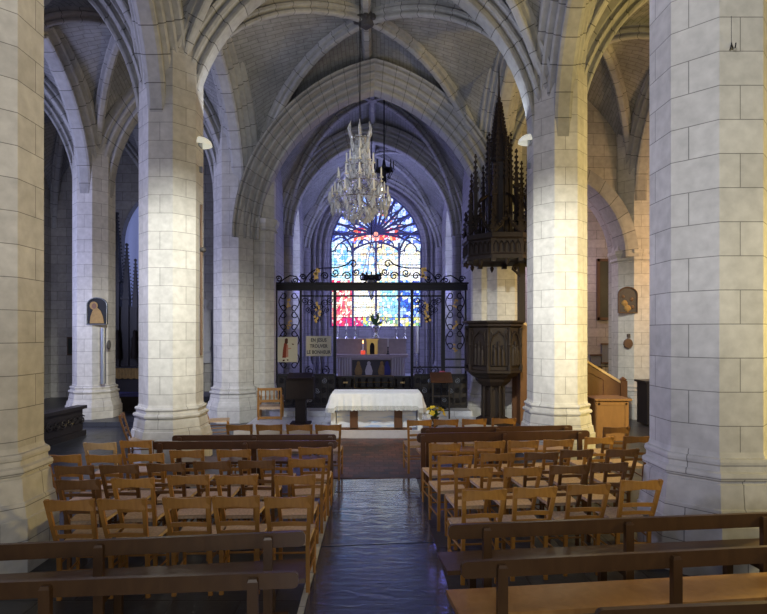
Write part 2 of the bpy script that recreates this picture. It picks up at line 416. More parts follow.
for r in range(1, 5):
    for i in range(1, 5):
        if r == 4 and i in (2, 3): continue
        transverse(G(Xs[i], r), G(Xs[i]+(.3 if i == 2 else -.2 if i == 3 else 0)*(r == 3), r+1), Z0, .45, 2.85, PROF_T if i in (2, 3) else PROF_AR)
# nave ridge rib and bosses
def boss(x, y, z, r=.2):
    mb = MB(); mb.lathe([(.02, -.16), (r*.5, -.17), (r*.8, -.12), (r, -.05), (r, .05)], 12)
    for k in range(8): mb.lathe([(0, -.06), (.05, -.05), (.06, 0), (.05, .06), (0, .07)], 6, (cos(k*PI/4)*r, sin(k*PI/4)*r, -.05))
    o = mb.build('vault_boss', M['relief'], loc=(x, y, z)); return o
yc = (rowY[3]+rowY[4])/2; xc = (XNL+XNR)/2
mb = MB(); n = 10
def ridge(y0, y1, z0, z1, x, mt='arch', w_=.11):
    mb = MB(); g = []; ug = []; prof = [(-w_, .1), (-w_, -.06), (-w_*.5, -.16), (w_*.5, -.16), (w_, -.06), (w_, .1)]
    for i in range(n+1):
        y = y0+(y1-y0)*i/n; z = z0+(z1-z0)*i/n; g.append([Vector((x+a, y, z+b)) for a, b in prof]); ug.append([(y, k*.1) for k in range(6)])
    mb.quads(g, ug); return st(mb.build('trim_5', M[mt]))
ridge(rowY[3], rowY[4]-.1, 9.26, 9.26, xc); 
b_ = boss(xc, yc-.02, 9.12, .22); tag(b_, 'dark round carved boss at the crown of the nave vault', 'vault boss')
for i, nm in ((1, 'left'), (3, 'right')):
    cx = (Xs[i]+Xs[i+1])/2; b_ = boss(cx, yc+.05*cx, 8.82, .13); tag(b_, 'small carved boss at the crown of the %s aisle vault' % nm, 'vault boss')

# chancel arch and choir
CLX, CRX = -3.1, 3.0
ch = transverse((CLX-.35, 13.75), (CRX+.45, 14.05), 4.6, .52, 3.86, PROF_CH, 'archfine', n=18)
# wall above and beside the chancel arch springs (spandrel behind webs)
choirR = [14.1, 18.6, 24.1]
for k in range(2):
    c = [(CLX, choirR[k]), (CRX, choirR[k]), (CRX, choirR[k+1]), (CLX, choirR[k+1])]
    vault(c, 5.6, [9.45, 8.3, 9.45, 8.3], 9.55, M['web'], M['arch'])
    ridge(choirR[k]+.1, choirR[k+1]-.1, 9.5, 9.5, (CLX+CRX)/2)
transverse((CLX, 18.6), (CRX, 18.6), 5.6, .3, 3.25, PROF_T)
transverse((CLX, 23.8), (CRX, 23.8), 5.6, .2, 3.45, PROF_AR)

def arch_wall(name, o0, u, width, height, th, ops, m_, parent=None):
    """wall from o0 along u (xy unit), thickness th on the left side of u; ops: (s centre, half, sill, spring, apex)"""
    u = Vector((u[0], u[1], 0)).normalized(); nrm = Vector((-u.y, u.x, 0)); o0 = Vector(o0); mb = MB()
    def P(s, z, w_): return o0+u*s+Vector((0, 0, z))+nrm*w_
    def rect(s0, s1, za, zb, w_):
        if s1-s0 > 1e-4 and zb-za > 1e-4: mb.face([P(s0, za, w_), P(s1, za, w_), P(s1, zb, w_), P(s0, zb, w_)], [(s0, za), (s1, za), (s1, zb), (s0, zb)])
    for w_ in (0, th):
        s = 0
        for (c, hf, sill, spr, ap) in ops:
            rect(s, c-hf, 0, height, w_); s = c+hf
            rect(c-hf, c+hf, 0, sill, w_)
        rect(s, width, 0, height, w_)
    for (c, hf, sill, spr, ap) in ops:
        ar = Arch((c-hf, 0), (c+hf, 0), spr, 0, ap-spr); q = [ar.p(2*i/24) for i in range(25)]; L = 0
        for i in range(24):
            a, b = q[i], q[i+1]
            for w_ in (0, th): mb.face([P(a.x, a.z, w_), P(b.x, b.z, w_), P(b.x, height, w_), P(a.x, height, w_)], [(a.x, a.z), (b.x, b.z), (b.x, height), (a.x, height)])
            l2 = L+(b-a).length
            mb.face([P(a.x, a.z, 0), P(a.x, a.z, th), P(b.x, b.z, th), P(b.x, b.z, 0)], [(L, 0), (L, th), (l2, th), (l2, 0)]); L = l2
        for s in (c-hf, c+hf): mb.face([P(s, sill, 0), P(s, sill, th), P(s, spr, th), P(s, spr, 0)], [(0, sill), (th, sill), (th, spr), (0, spr)])
        mb.face([P(c-hf, sill, 0), P(c+hf, sill, 0), P(c+hf, sill, th), P(c-hf, sill, th)])
    for s in (0, width): mb.face([P(s, 0, 0), P(s, 0, th), P(s, height, th), P(s, height, 0)])
    mb.face([P(0, height, 0), P(width, height, 0), P(width, height, th), P(0, height, th)])
    return st(mb.build(name, m_))
# choir end wall with the east window
WX = 0.09
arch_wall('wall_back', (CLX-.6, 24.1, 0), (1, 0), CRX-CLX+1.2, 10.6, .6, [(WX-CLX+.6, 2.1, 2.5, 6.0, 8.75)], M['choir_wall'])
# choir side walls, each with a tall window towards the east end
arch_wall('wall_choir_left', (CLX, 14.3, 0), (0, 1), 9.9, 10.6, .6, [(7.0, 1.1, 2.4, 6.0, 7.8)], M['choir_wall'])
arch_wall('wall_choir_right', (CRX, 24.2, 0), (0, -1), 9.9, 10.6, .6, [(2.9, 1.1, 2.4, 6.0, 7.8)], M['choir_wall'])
for nm, x, y in (('window_2', CLX-.35, 21.3), ('window_3', CRX+.35, 21.3)):
    mb = MB(); mb.box((x, y, 5.1), (.02, 2.2, 5.6)); w_ = st(mb.build(nm, M['clearglass']))
    mb = MB()
    for k in range(-2, 3): mb.box((x, y+k*.5, 5.1), (.08, .05, 5.5))
    for k in range(9): mb.box((x, y, 2.5+k*.62), (.05, 2.2, .03))
    mb.build('window_bars', M['tracery'], w_)
# outer walls and the walls that close the aisles
slab('wall_left', -11.2, -10.6, -3, 18.4, 0, 10.4, M['wall'])
slab('wall_right', 10.6, 11.2, -3, 18.8, 0, 10.4, M['wall'])
arch_wall('wall_aisle_left', (-11, 17.5, 0), (1, .05), 7.6, 10.4, .5, [(3.4, .75, 2.6, 5.2, 6.8)], M['wall'])
mb = MB(); mb.box((-7.6, 17.95, 4.7), (1.6, .03, 4.4)); st(mb.build('window_4', M['dimglass']))
slab('wall_chapel_right', 3.6, 11, 18.0, 18.5, 0, 10.4, M['wall'])
# wall with round-headed arch across the right aisle, in front of the chapel
arch_wall('wall_aisle_right', (3.7, 14.0, 0), (1, .06), 3.15, 10.4, .55, [(1.45, 1.35, 0, 4.2, 6.25)], M['wall'])
ar = Arch((3.8, 13.9), (6.5, 14.06), 4.2, 0, 2.05); mb = MB(); sweep_arch(mb, ar, halfprof([(.28, -.02), (.30, .04), (.33, .30), (.24, .34)])); st(mb.build('trim_6', M['arch']))

# ---------------------------------------------------------------- pillars
def pillar(x, y, a, bz, base_a, top, label, cap=False, plinth_z=0, nm='octagonal_pillar'):
    t = thing(nm, label, 'pillar', (x, y, 0)); k = 1/cos(PI/8); ph = PI/8
    s = bz/1.14; q = (base_a-a)/.225
    pr = [(.70, plinth_z), (.70, .50*s), (.675, .51*s), (.655, .58*s), (.64, .64*s), (.61, .65*s), (.60, .70*s), (.575, .86*s), (.54, .87*s), (.54, .885*s), (.60, .90*s), (.615, .93*s), (.60, .96*s), (.54, .975*s), (.535, 1.02*s), (.565, 1.035*s), (.57, 1.06*s), (.55, 1.085*s), (.50, 1.09*s), (.475, bz)]
    pr = [((a+(r-.475)*q)*k, z) for r, z in pr]
    mb = MB(); mb.lathe(pr, 8, phase=ph, uv=True); mb.build('base', M['column'], t)
    mb = MB(); mb.lathe([(a*k, bz), (a*k, top)], 8, phase=ph, uv=True, v0=rng.random()); mb.build('shaft', M['column'], t)
    if cap:
        mb = MB(); mb.lathe([(a*k, 0), (a*k*1.10, .04), (a*k*1.06, .1), (a*k*1.16, .18), (a*k*1.20, .2), (a*k*1.20, .28), (a*k, .30)], 8, (0, 0, cap), phase=ph, uv=True); mb.build('capital', M['column'], t)
    return t
NLn = pillar(-3.78, 5.15,   .475, 1.14, .60, 9.3, 'grey and pinkish stone octagonal pillar cut by the left edge of the photo')
NRn = pillar(3.285, 5.25, .475, 1.14, .58, 9.3, 'massive pale octagonal stone pillar nearest on the right, yellow light on its right side')
NL2 = pillar(-3.58, 9.45, .495, 1.0, .64, 9.3, 'brightly lit cream octagonal pillar left of the chairs, lamp shell on its right side')
NR2 = pillar(3.35, 9.8, .485, 1.0, .61, 9.3, 'brightly lit cream octagonal pillar behind the right block of chairs')
NL3 = pillar(-3.57, 13.75, .50, .9, .66, 9.3, 'grey-violet octagonal pillar left of the choir screen')
NR3 = pillar(3.4, 14.3, .55, .9, .68, 9.3, 'grey stone pillar behind the carved pulpit')
L3 = pillar(-7.1, 13.55, .45, .95, .60, 9.0, 'bluish octagonal pillar in the left aisle with an arched icon')
R3 = pillar(6.93, 14.3, .48, .9, .60, 9.0, 'purple and amber lit stone pier in the right aisle with an arched relief', cap=4.1)
pillar(-7.1, 9.25, .5, 1.0, .68, 9.0, 'aisle pillar hidden beyond the left edge, beside the black carved bench')
pillar(6.9, 9.95, .5, 1.0, .68, 9.0, 'aisle pillar hidden behind the nearest right pillar')
def respond(x, y, label):
    t = thing('engaged_respond', label, 'pillar', (x, y, 0)); k = 1/cos(PI/8)
    mb = MB(); mb.lathe([(.5, 0), (.5, .45), (.42, .55), (.44, .62), (.40, .72), (.36, .9)], 8, phase=PI/8, uv=True); mb.build('base', M['column'], t)
    mb = MB(); mb.lathe([(.36, .9), (.36, 6.2)], 8, phase=PI/8, uv=True); mb.build('shaft', M['column'], t)
    mb = MB(); mb.lathe([(.37, 0), (.42, .04), (.38, .1), (.44, .2), (.46, .3), (.37, .34)], 8, (0, 0, 4.85), phase=PI/8); mb.build('capital', M['column'], t)
for yy in (18.6, 23.75):
    for xx, lb in ((CLX+.06, 'left'), (CRX-.06, 'right')):
        t = thing('wall_shaft', 'slender round wall shaft on the %s choir wall %s' % (lb, 'at mid length' if yy < 20 else 'beside the stained glass window'), 'column', (xx, yy, .42))
        mb = MB(); mb.lathe([(.34, 0), (.34, .4), (.28, .46), (.26, .6)], 12, uv=True); mb.build('base', M['choir_wall'], t)
        mb = MB(); mb.lathe([(.22, .6), (.22, 5.6)], 12, uv=True); mb.build('shaft', M['choir_wall'], t, True)
respond(-2.93, 14.0, 'slender half pillar with small capital just left of the choir screen')
respond(2.95, 14.3, 'slender half pillar just right of the choir screen, behind the pulpit')

# wall lamp shells
def shell(x, y, z, label, sgn):
    t = thing('lamp_shell', label, 'lamp', (x, y, z)); mb = MB(); g = []
    for i in range(7):
        ph = i/6*PI/2; g.append([Vector((sgn*cos(ph)*.22*max(0, cos(th)), sin(th)*cos(ph)*.17, .16*sin(ph)) ) for th in [(-PI/2)+PI*j/12 for j in range(13)]])
    mb.quads(g); mb.build('shade', M['shell'], t, True)
    mb = MB(); mb.box((sgn*.01, 0, .05), (.03, .16, .14)); mb.box((sgn*.02, 0, -.42), (.05, .06, .1)); mb.build('wall_mount', M['mount'], t)
    return t
shell(-3.085, 9.45, z_at(146, 9.45), 'white quarter-round lamp shell high on the right side of the left bright pillar', 1)
shell(2.865, 9.8, z_at(143, 9.8), 'white quarter-round lamp shell high on the left side of the right bright pillar', -1)

# ---------------------------------------------------------------- east window
def bez(p0, p1, p2, n=10): return [Vector(p0)*(1-t)**2+Vector(p1)*2*t*(1-t)+Vector(p2)*t*t for t in [i/n for i in range(n+1)]]
WY = 24.35
win_arch = Arch((WX-2.1, WY), (WX+2.1, WY), 6.0, 0, 2.75)
def in_window(x, z):
    if abs(x-WX) > 2.1 or z < 2.5: return False
    if z <= 6: return True
    d = abs(x-WX)+win_arch.c; return d*d+(z-6)**2 < win_arch.r**2
def glass_color(x, z):
    u = (x-WX)/2.1; rn = rng.random; n_ = noise.noise(Vector((x*1.3, z*.9, 3.1))); n2 = noise.noise(Vector((x*2.6+7, z*2.2, 9)))
    if z < 2.95:   # bottom row
        if u < -.3: return rng.choice([(.75, .03, .12), (.6, .02, .2), (.85, .6, .55), (.8, .05, .1)])
        return rng.choice([(.9, .85, .15), (.2, .5, .2), (.8, .8, .5), (.15, .25, .7), (.9, .9, .7)])
    if z < 4.6:
        if u < -.5: return rng.choice([(.7, .03, .1), (.85, .75, .55), (.9, .85, .6), (.8, .3, .2), (.95, .9, .7), (.75, .1, .15)])
        if u > .5: return rng.choice([(.05, .10, .55), (.06, .2, .6), (.5, .7, .9), (.85, .85, .6), (.04, .08, .4), (.3, .5, .8)])
        if u > .1: return rng.choice([(.2, .6, .7), (.4, .75, .8), (.85, .85, .45), (.9, .9, .75), (.3, .6, .8)])
        return rng.choice([(.9, .85, .5), (.95, .9, .7), (.85, .75, .45), (.7, .85, .85), (.95, .92, .8)])
    if z < 6.3:
        if u < -.5: return rng.choice([(.3, .7, .85), (.5, .8, .9), (.75, .9, .9), (.15, .45, .8), (.85, .9, .7), (.4, .75, .7)])
        if u < 0: return rng.choice([(.85, .9, .85), (.5, .75, .9), (.9, .88, .6), (.25, .5, .85), (.9, .7, .4), (.8, .9, .9)])
        if u < .5: return rng.choice([(.95, .9, .55), (.9, .75, .35), (.95, .93, .8), (.9, .85, .6), (.3, .55, .8)])
        return rng.choice([(.9, .9, .75), (.85, .9, .9), (.6, .8, .9), (.9, .85, .5), (.95, .95, .85)])
    return rng.choice([(.30, .48, .98), (.65, .8, .98), (.8, .9, 1.0), (.12, .2, .75), (.45, .6, .95)])
def dz_h(z): return z-6.75
def poly_cells(): 
    """jittered lattice of leaded panes"""
    dx, dz = .12, .14; nx, nz = 38, 48; P_ = {}
    for i in range(nx+1):
        for j in range(nz+1):
            P_[i, j] = (WX-2.25+i*dx+rng.uniform(-.045, .045), 2.4+j*dz+rng.uniform(-.05, .05))
    cells = []
    for i in range(nx):
        for j in range(nz):
            q = [P_[i, j], P_[i+1, j], P_[i+1, j+1], P_[i, j+1]]
            if rng.random() < .4: cells += [[q[0], q[1], q[2]], [q[0], q[2], q[3]]]
            else: cells.append(q)
    return cells
mb = MB(); cols = []
HX, HZ = WX, 6.75
for q in poly_cells():
    cx = sum(p[0] for p in q)/len(q); cz = sum(p[1] for p in q)/len(q)
    if not in_window(cx, cz): continue
    sh = [(cx+(p[0]-cx)*.87, cz+(p[1]-cz)*.87) for p in q]
    c = glass_color(cx, cz)
    if cz > 6.3:
        an = math.atan2(cz-HZ, cx-HX); rr = math.hypot(cx-HX, cz-HZ); k = abs(sin(an*6))
        if rr < .22: c = (.85, .35, .25)
        elif rr < 1.0 and abs(dz_h(cz)) < .26: c = rng.choice([(.75, .10, .06), (.9, .45, .2), (.85, .8, .9), (.6, .04, .1)])
        elif k < .33: c = (.05, .07, .32)
        elif rr < 1.15 and k > .85: c = rng.choice([(.75, .25, .2), (.8, .85, .98), (.9, .95, 1.0)])
    mb.face([(p[0], WY, p[1]) for p in sh]); cols.append(c)
wo = bpy.data.objects.new('window_1', None); col.objects.link(wo); wo['kind'] = 'structure'
g = mb.build('stained_glass', M['glass'], wo); att = g.data.attributes.new('glass', 'FLOAT_COLOR', 'CORNER')
for pi, p in enumerate(g.data.polygons):
    for li in p.loop_indices: att.data[li].color = (*cols[pi], 1)
mb = MB(); mb.box((WX, WY+.06, 5.7), (4.4, .04, 6.6)); mb.build('leading', M['tracery'], wo)
mb = MB(); tz = .05
for x in (-1.05, 0, 1.05): mb.box((WX+x, WY-.06, 4.4), (.09, .14, 3.9))
for x in (-2.06, 2.06): mb.box((WX+x, WY-.06, 4.3), (.10, .14, 3.6))
mb.box((WX, WY-.06, 2.52), (4.2, .2, .08))
def tbar(pts, r=.04): mb.tube([(p[0], WY-.06, p[1]) for p in pts], r, 5)
for k, x in enumerate((-1.575, -.525, .525, 1.575)):       # trefoil heads of the four lights
    zt = 5.95 if k in (0, 3) else 6.12; xx = WX+x
    tbar([(xx-.52, zt-.25), (xx-.46, zt-.02), (xx-.30, zt+.05), (xx-.27, zt-.02)], .035); tbar([(xx+.52, zt-.25), (xx+.46, zt-.02), (xx+.30, zt+.05), (xx+.27, zt-.02)], .035)
    tbar([(xx-.27, zt-.02), (xx-.27, zt+.15), (xx-.13, zt+.33), (xx, zt+.38), (xx+.13, zt+.33), (xx+.27, zt+.15), (xx+.27, zt-.02)], .035)
for k in range(13):                                        # petals radiating from the hub
    an = PI*(k/12) + .0; dx_, dz_ = cos(an), sin(an)
    Lr = .2
    while in_window(HX+dx_*Lr, HZ+dz_*Lr) and Lr < 3: Lr += .03
    if k in (0, 12): Lr = min(Lr, 2)
    nx_, nz_ = -dz_, dx_
    tbar([(HX+dx_*.13, HZ+dz_*.13), (HX+dx_*Lr*.5, HZ+dz_*Lr*.5), (HX+dx_*Lr, HZ+dz_*Lr)], .058)
    for sg in (-1, 1):
        tbar([(HX+dx_*.9, HZ+dz_*.9), (HX+dx_*1.15+nx_*sg*.16, HZ+dz_*1.15+nz_*sg*.16), (HX+dx_*1.32+nx_*sg*.06, HZ+dz_*1.32+nz_*sg*.06), (HX+dx_*1.5, HZ+dz_*1.5)] if Lr > 1.55 else [(HX+dx_*.9, HZ+dz_*.9), (HX+dx_*1.0+nx_*sg*.1, HZ+dz_*1.0+nz_*sg*.1)], .038)
tbar([(HX+.13*cos(a*PI/6), HZ+.13*sin(a*PI/6)) for a in range(13)], .03)
for sg in (-1, 1):
    tbar(bez((HX, HZ-.35), (HX+sg*.9, HZ-.5), (HX+sg*1.1, 5.9), 8), .045); tbar(bez((HX+sg*1.05, 5.9), (HX+sg*1.25, 6.7), (HX+sg*1.95, 6.9), 8), .045)
    tbar(bez((HX+sg*.25, HZ), (HX+sg*1.1, HZ-.1), (HX+sg*1.6, 6.35), 8), .04); tbar(bez((HX+sg*1.3, 6.45), (HX+sg*1.6, 6.75), (HX+sg*1.98, 6.4), 6), .035)
tbar([(win_arch.p(t/12).x, win_arch.p(t/12).z) for t in range(25)], .07)
mb.build('tracery', M['tracery'], wo)
mb = MB()
for k in range(7): mb.box((WX, WY-.05, 2.95+k*.48), (4.15, .03, .025))
mb.build('window_bars', M['iron'], wo)
# deep moulded reveal round the window
for k, (e, y) in enumerate(((.18, 24.05), (.42, 23.95), (.66, 23.85))):
    mb = MB(); pts = []
    ar = Arch((WX-2.1, y), (WX+2.1, y), 6.0, 0, 2.75)
    pts = [(WX-2.1-e, y, .42), (WX-2.1-e, y, 3)] + [ar.p(t/14, e) for t in range(29)] + [(WX+2.1+e, y, 3), (WX+2.1+e, y, .42)]
    mb.tube(pts, .075, 8); st(mb.build('trim_7', M['choir_wall'], smooth=True))

# ---------------------------------------------------------------- wrought iron choir screen
def spiral(c, r0, turns, start, sgn, n=18, shrink=.25):
    out = []
    for i in range(n+1):
        t = i/n; a = start+sgn*turns*2*PI*t; r = r0*(1-(1-shrink)*t); out.append((c[0]+r*cos(a), c[1]+r*sin(a)))
    return out
SY = 16.3; SS = SY/F
def scr(px, py): return ((px-CX)*SS, (CY-py)*SS+H)
t = thing('choir_screen', 'black wrought iron choir screen with gilt scrolls and a heavy top beam', 'screen', (-.1, SY, .42))
O = Vector((-.1, SY, .42))
def L3d(p, dy=0): return Vector((p[0], SY+dy, p[1]))-O
mb = MB(); x0, z1 = scr(274.5, 284.5); x1, z0 = scr(467, 290.5); mb.box(L3d(((x0+x1)/2, (z0+z1)/2)), (x1-x0, .22, z1-z0)); mb.box(L3d(((x0+x1)/2, z1+.03)), (x1-x0+.05, .28, .05)); mb.build('top_beam', M['iron'], t)
def sbox(name, px0, px1, py0, py1, d=.04, m_='iron'):
    a, b = scr(px0, py0), scr(px1, py1); mb = MB(); mb.box(L3d(((a[0]+b[0])/2, (a[1]+b[1])/2)), (abs(b[0]-a[0]), d, abs(a[1]-b[1]))); return mb.build(name, M[m_], t)
for px, hw in ((276.8, .8), (300.8, 1.1), (334.8, 1.5), (412, 1.4), (443, 1.9), (465.5, .9)): sbox('post', px-hw, px+hw, 290, 391, .07)
sbox('rail', 302, 443, 295.2, 296.8); sbox('rail', 277, 301, 377, 378.4); sbox('rail', 301, 334, 377, 378.4); sbox('rail', 413, 466, 366.5, 368); sbox('rail', 443, 466, 358.5, 360); sbox('rail', 413, 443, 377, 378.4)
for px in (308, 315, 321, 328, 419, 425, 431, 437): sbox('bar', px-.35, px+.35, 296, 391, .025)
def scroll_part(name, lines, r=.016, m_='iron'):
    mb = MB()
    for l in lines: mb.tube([L3d(scr(*p)) for p in l], r, 4)
    return mb.build(name, M[m_], t)
def cs(x, y, h, wd, sg):    # a C scroll, tall h, opening to sg
    up = spiral((x+sg*wd*.45, y-h*.33), h*.17, 1.2, PI/2*1.0, sg, 14)
    a = [(x+sg*wd*.9*(1-abs(k/6))**0*0 + x*0 + 0, 0) for k in range(0)]
    arc = [(x+sg*wd*(.5-.5*cos((k/8-.5)*PI*1.1)), y+h*(k/8-.5)) for k in range(9)]
    s1 = [(arc[0][0]+sg*h*.16*(sin(a_*1.0)) , arc[0][1]+h*.16*(1-cos(a_))) for a_ in [i*.45 for i in range(11)]]
    s2 = [(arc[-1][0]+sg*h*.16*(sin(a_)), arc[-1][1]-h*.16*(1-cos(a_))) for a_ in [i*.45 for i in range(11)]]
    return [arc, s1, s2]
# narrow side panels: stacked lyre scrolls with gilt leaves
for (pa, pb) in ((278, 300), (445, 465)):
    cx = (pa+pb)/2; hw = (pb-pa)/2
    for k in range(4):
        y = 302+k*19
        if k == 3 and pa > 400: continue
        for sg in (-1, 1): scroll_part('scroll', cs(cx-sg*hw*.92, y, 18, hw*.7, sg))
    mb = MB()
    for k in range(3):
        for q in range(5):
            p = scr(cx+rng.uniform(-2, 2), 303+k*22+rng.uniform(-4, 4)); mb.box(L3d(p, -.02), (.07, .02, .05), Matrix.Rotation(rng.random()*3, 3, 'Y'))
    mb.build('gilt_leaves', M['gilt'], t)
# hanging scroll garlands of the two inner panels
for (pa, pb) in ((302, 333), (414, 441)):
    cx = (pa+pb)/2; hw = (pb-pa)/2
    for sg in (-1, 1):
        for k, (dx_, y, r_) in enumerate(((.82, 301, 4), (.5, 303, 4.2), (.2, 307, 3.6), (.62, 310, 3), (.3, 313, 2.8), (.12, 319, 2.4))):
            scroll_part('scroll', [spiral((cx+sg*hw*dx_, y), r_, 1.6, PI/2, sg, 16, .15)], .014)
    mb = MB()
    for q in range(12):
        p = scr(cx+rng.uniform(-3, 3), 303+q*1.7); mb.box(L3d(p, -.02), (.07, .02, .06), Matrix.Rotation(rng.random()*3, 3, 'Y'))
    mb.build('gilt_leaves', M['gilt'], t)
    for sg in (-1, 1):      # lower scroll panels
        for k in range(2): scroll_part('scroll', [spiral((cx+sg*hw*(.3+.42*k), 384), 5, 1.7, PI/2*k, sg, 16, .15)], .016); scroll_part('scroll', [spiral((cx+sg*hw*(.5), 371), 5, 1.5, -PI/2, sg, 16, .15)], .014)
# cresting above the beam
crest = []
for sg in (-1, 1):
    def mx(x): return 370.5+sg*(x-370.5) 
    crest.append([(mx(x), y) for x, y in ((279, 283), (284, 279), (290, 275.5), (296, 276.5), (301, 282))])
    for c, r_, s_ in (((279, 279), 3.4, 1), ((295, 280.5), 3.6, -1), ((303, 277), 3.2, 1), ((313, 279), 3.6, -1), ((325, 276), 4, 1), ((335, 273), 4.4, -1), ((347, 276), 4.6, 1), ((356, 272), 4, -1)):
        crest.append([(mx(x), y) for x, y in spiral(c, r_, 1.5, PI, s_, 16, .15)])
    crest.append([(mx(p.x), p.y) for p in bez((304, 283), (309, 267), (328, 268), 8)+bez((328, 268), (344, 268), (350, 262), 8)[1:]])
    crest.append([(mx(x), y) for x, y in spiral((353, 264), 4.5, 1.3, PI, 1, 14, .15)]); crest.append([(mx(x), y) for x, y in spiral((363, 278), 5, 1.5, PI/2, -1, 16, .15)])
for l in crest: scroll_part('cresting_scroll', [l], .02)
for px in (317, 424):
    mb = MB()
    for q in range(9):
        p = scr(px+rng.uniform(-2.5, 2.5), 273+rng.uniform(-5, 5)); mb.box(L3d(p, -.02), (.09, .02, .06), Matrix.Rotation(rng.random()*3, 3, 'Y'))
    mb.build('gilt_leaves', M['gilt'], t)

# signs on the screen
a, b = scr(278.2, 337), scr(298, 362)
p = thing('figure_poster', 'pale poster of a figure in a long red robe, hung left of the lettered sign', 'poster', ((a[0]+b[0])/2, SY-.09, b[1]))
wd, hh = b[0]-a[0], a[1]-b[1]
mb = MB(); mb.box((0, 0, hh/2), (wd, .015, hh)); mb.build('board', M['card'], p)
def flat(poly, y, th=.004):
    mb = MB(); mb.extrude(poly, y, y-th, lambda u, v, w_: Vector((u, w_, v))); return mb
k = wd/205.0
def pp(l): return [((x-172)*k, (345-y)*k*1.0+.0) for x, y in l]
flat(pp([(148, 125), (170, 130), (160, 200), (155, 300), (118, 300), (125, 220), (135, 160)]), -.009).build('painted_robe', M['robe'], p)
flat(pp([(160, 160), (178, 165), (180, 290), (152, 300), (155, 210)]), -.0085).build('painted_tunic', M['skin'], p)
flat(pp([(145, 105), (160, 98), (175, 105), (175, 150), (160, 158), (142, 150)]), -.0095).build('painted_hair', M['hairp'], p)
flat(pp([(180, 200), (207, 198), (207, 208), (180, 212)]), -.0085).build('painted_arm', M['skin'], p)
flat(pp([(215, 152), (238, 158), (236, 168), (218, 164)]), -.0085).build('painted_mark', M['hairp'], p)
for q in ([(122, 320), (142, 318), (142, 334), (122, 336)], [(165, 315), (182, 318), (180, 330), (165, 328)]): flat(pp(q), -.0085).build('painted_foot', M['hairp'], p)
a, b = scr(306.5, 336), scr(331.5, 356)
p = thing('lettered_sign', 'white sign with three lines of dark capital letters on the choir screen', 'sign', ((a[0]+b[0])/2, SY-.09, b[1]))
wd, hh = b[0]-a[0], a[1]-b[1]
mb = MB(); mb.box((0, 0, hh/2), (wd, .015, hh)); mb.build('board', M['card'], p)
dg = None
for txt, z in (('EN JESUS', .475), ('TROUVER', .295), ('LE BONHEUR', .115)):
    c = bpy.data.curves.new('lettering', 'FONT'); c.body = txt; c.size = .145; c.extrude = .002; c.offset = .004; c.align_x = 'CENTER'; c.align_y = 'CENTER'; c.space_character = 1.05
    o = bpy.data.objects.new('lettering', c); col.objects.link(o); dg = bpy.context.evaluated_depsgraph_get(); me = bpy.data.meshes.new_from_object(o.evaluated_get(dg))
    bpy.data.objects.remove(o); o = bpy.data.objects.new('lettering', me); col.objects.link(o); me.materials.clear(); me.materials.append(M['ink'])
    o.parent = p; o.location = (0, -.011, z*hh/.6); o.rotation_euler = (R(90), 0, 0); o.scale = (.80, 1, 1)

# low balustrade just inside the screen
t = thing('altar_rail', 'low dark balustrade with brass panels behind the white draped altar table', 'railing', (0, 16.9, .42))
mb = MB(); mb.box((0, 0, .42), (3.0, .14, .07)); mb.build('top_rail', M['black_oak'], t)
mb = MB(); mb.box((0, 0, .05), (3.0, .12, .1)); mb.build('plinth', M['black_oak'], t)
mb = MB(); mb.box((0, .04, .25), (3.0, .03, .36)); mb.build('back_panel', M['black_oak'], t)
mb = MB(); mb.tube([(x, -.08, z) for x, z in ((-.62, .08), (-.62, .46), (.62, .46), (.62, .08), (-.62, .08))], .02, 5); mb.tube([(-.55, -.08, .26), (.55, -.08, .26)], .012, 5); mb.build('gate_frame', M['brass'], t)
for k in range(13): mb = MB(); mb.lathe([(.03, .1), (.05, .18), (.025, .24), (.045, .32), (.03, .4)], 8, (-1.4+k*.2333, 0, 0)); mb.build('baluster', M['black_oak'], t)
for x in (-.9, .9): mb = MB(); mb.box((x, -.07, .25), (.14, .02, .05)); mb.build('brass_plate', M['brass'], t)
# dark scroll panels right and left below the screen
for x0, x1, lb in ((-2.50, -1.02, 'low dark scrollwork screen behind the square dark lectern'), (1.05, 2.42, 'low dark scrollwork screen behind the sloping red-brown lectern')):
    L_ = x1-x0; t = thing('low_carved_screen', lb, 'screen', (x0, 13.9, .28))
    mb = MB(); mb.box((L_/2, 0, .86), (L_, .08, .05)); mb.box((L_/2, 0, .03), (L_, .08, .06)); mb.build('frame', M['iron'], t)
    mb = MB(); mb.box((L_/2, .03, .44), (L_, .02, .8)); mb.build('back_panel', M['black_oak'], t)
    n_ = int(L_/.17)
    for k in range(n_+1): mb = MB(); mb.box((k*L_/n_, 0, .44), (.022, .03, .8)); mb.build('bar', M['iron'], t)
    for k in range(n_):
        for q in range(3): mb = MB(); mb.tube([((k+.5)*L_/n_+x, -.02, .2+.25*q+z) for x, z in spiral((0, 0), .075, 1.8, k+q, 1 if (k+q) % 2 else -1, 16, .1)], .010, 4); mb.build('scroll', M['mount'] if (k*3+q) % 4 == 0 else M['iron'], t)

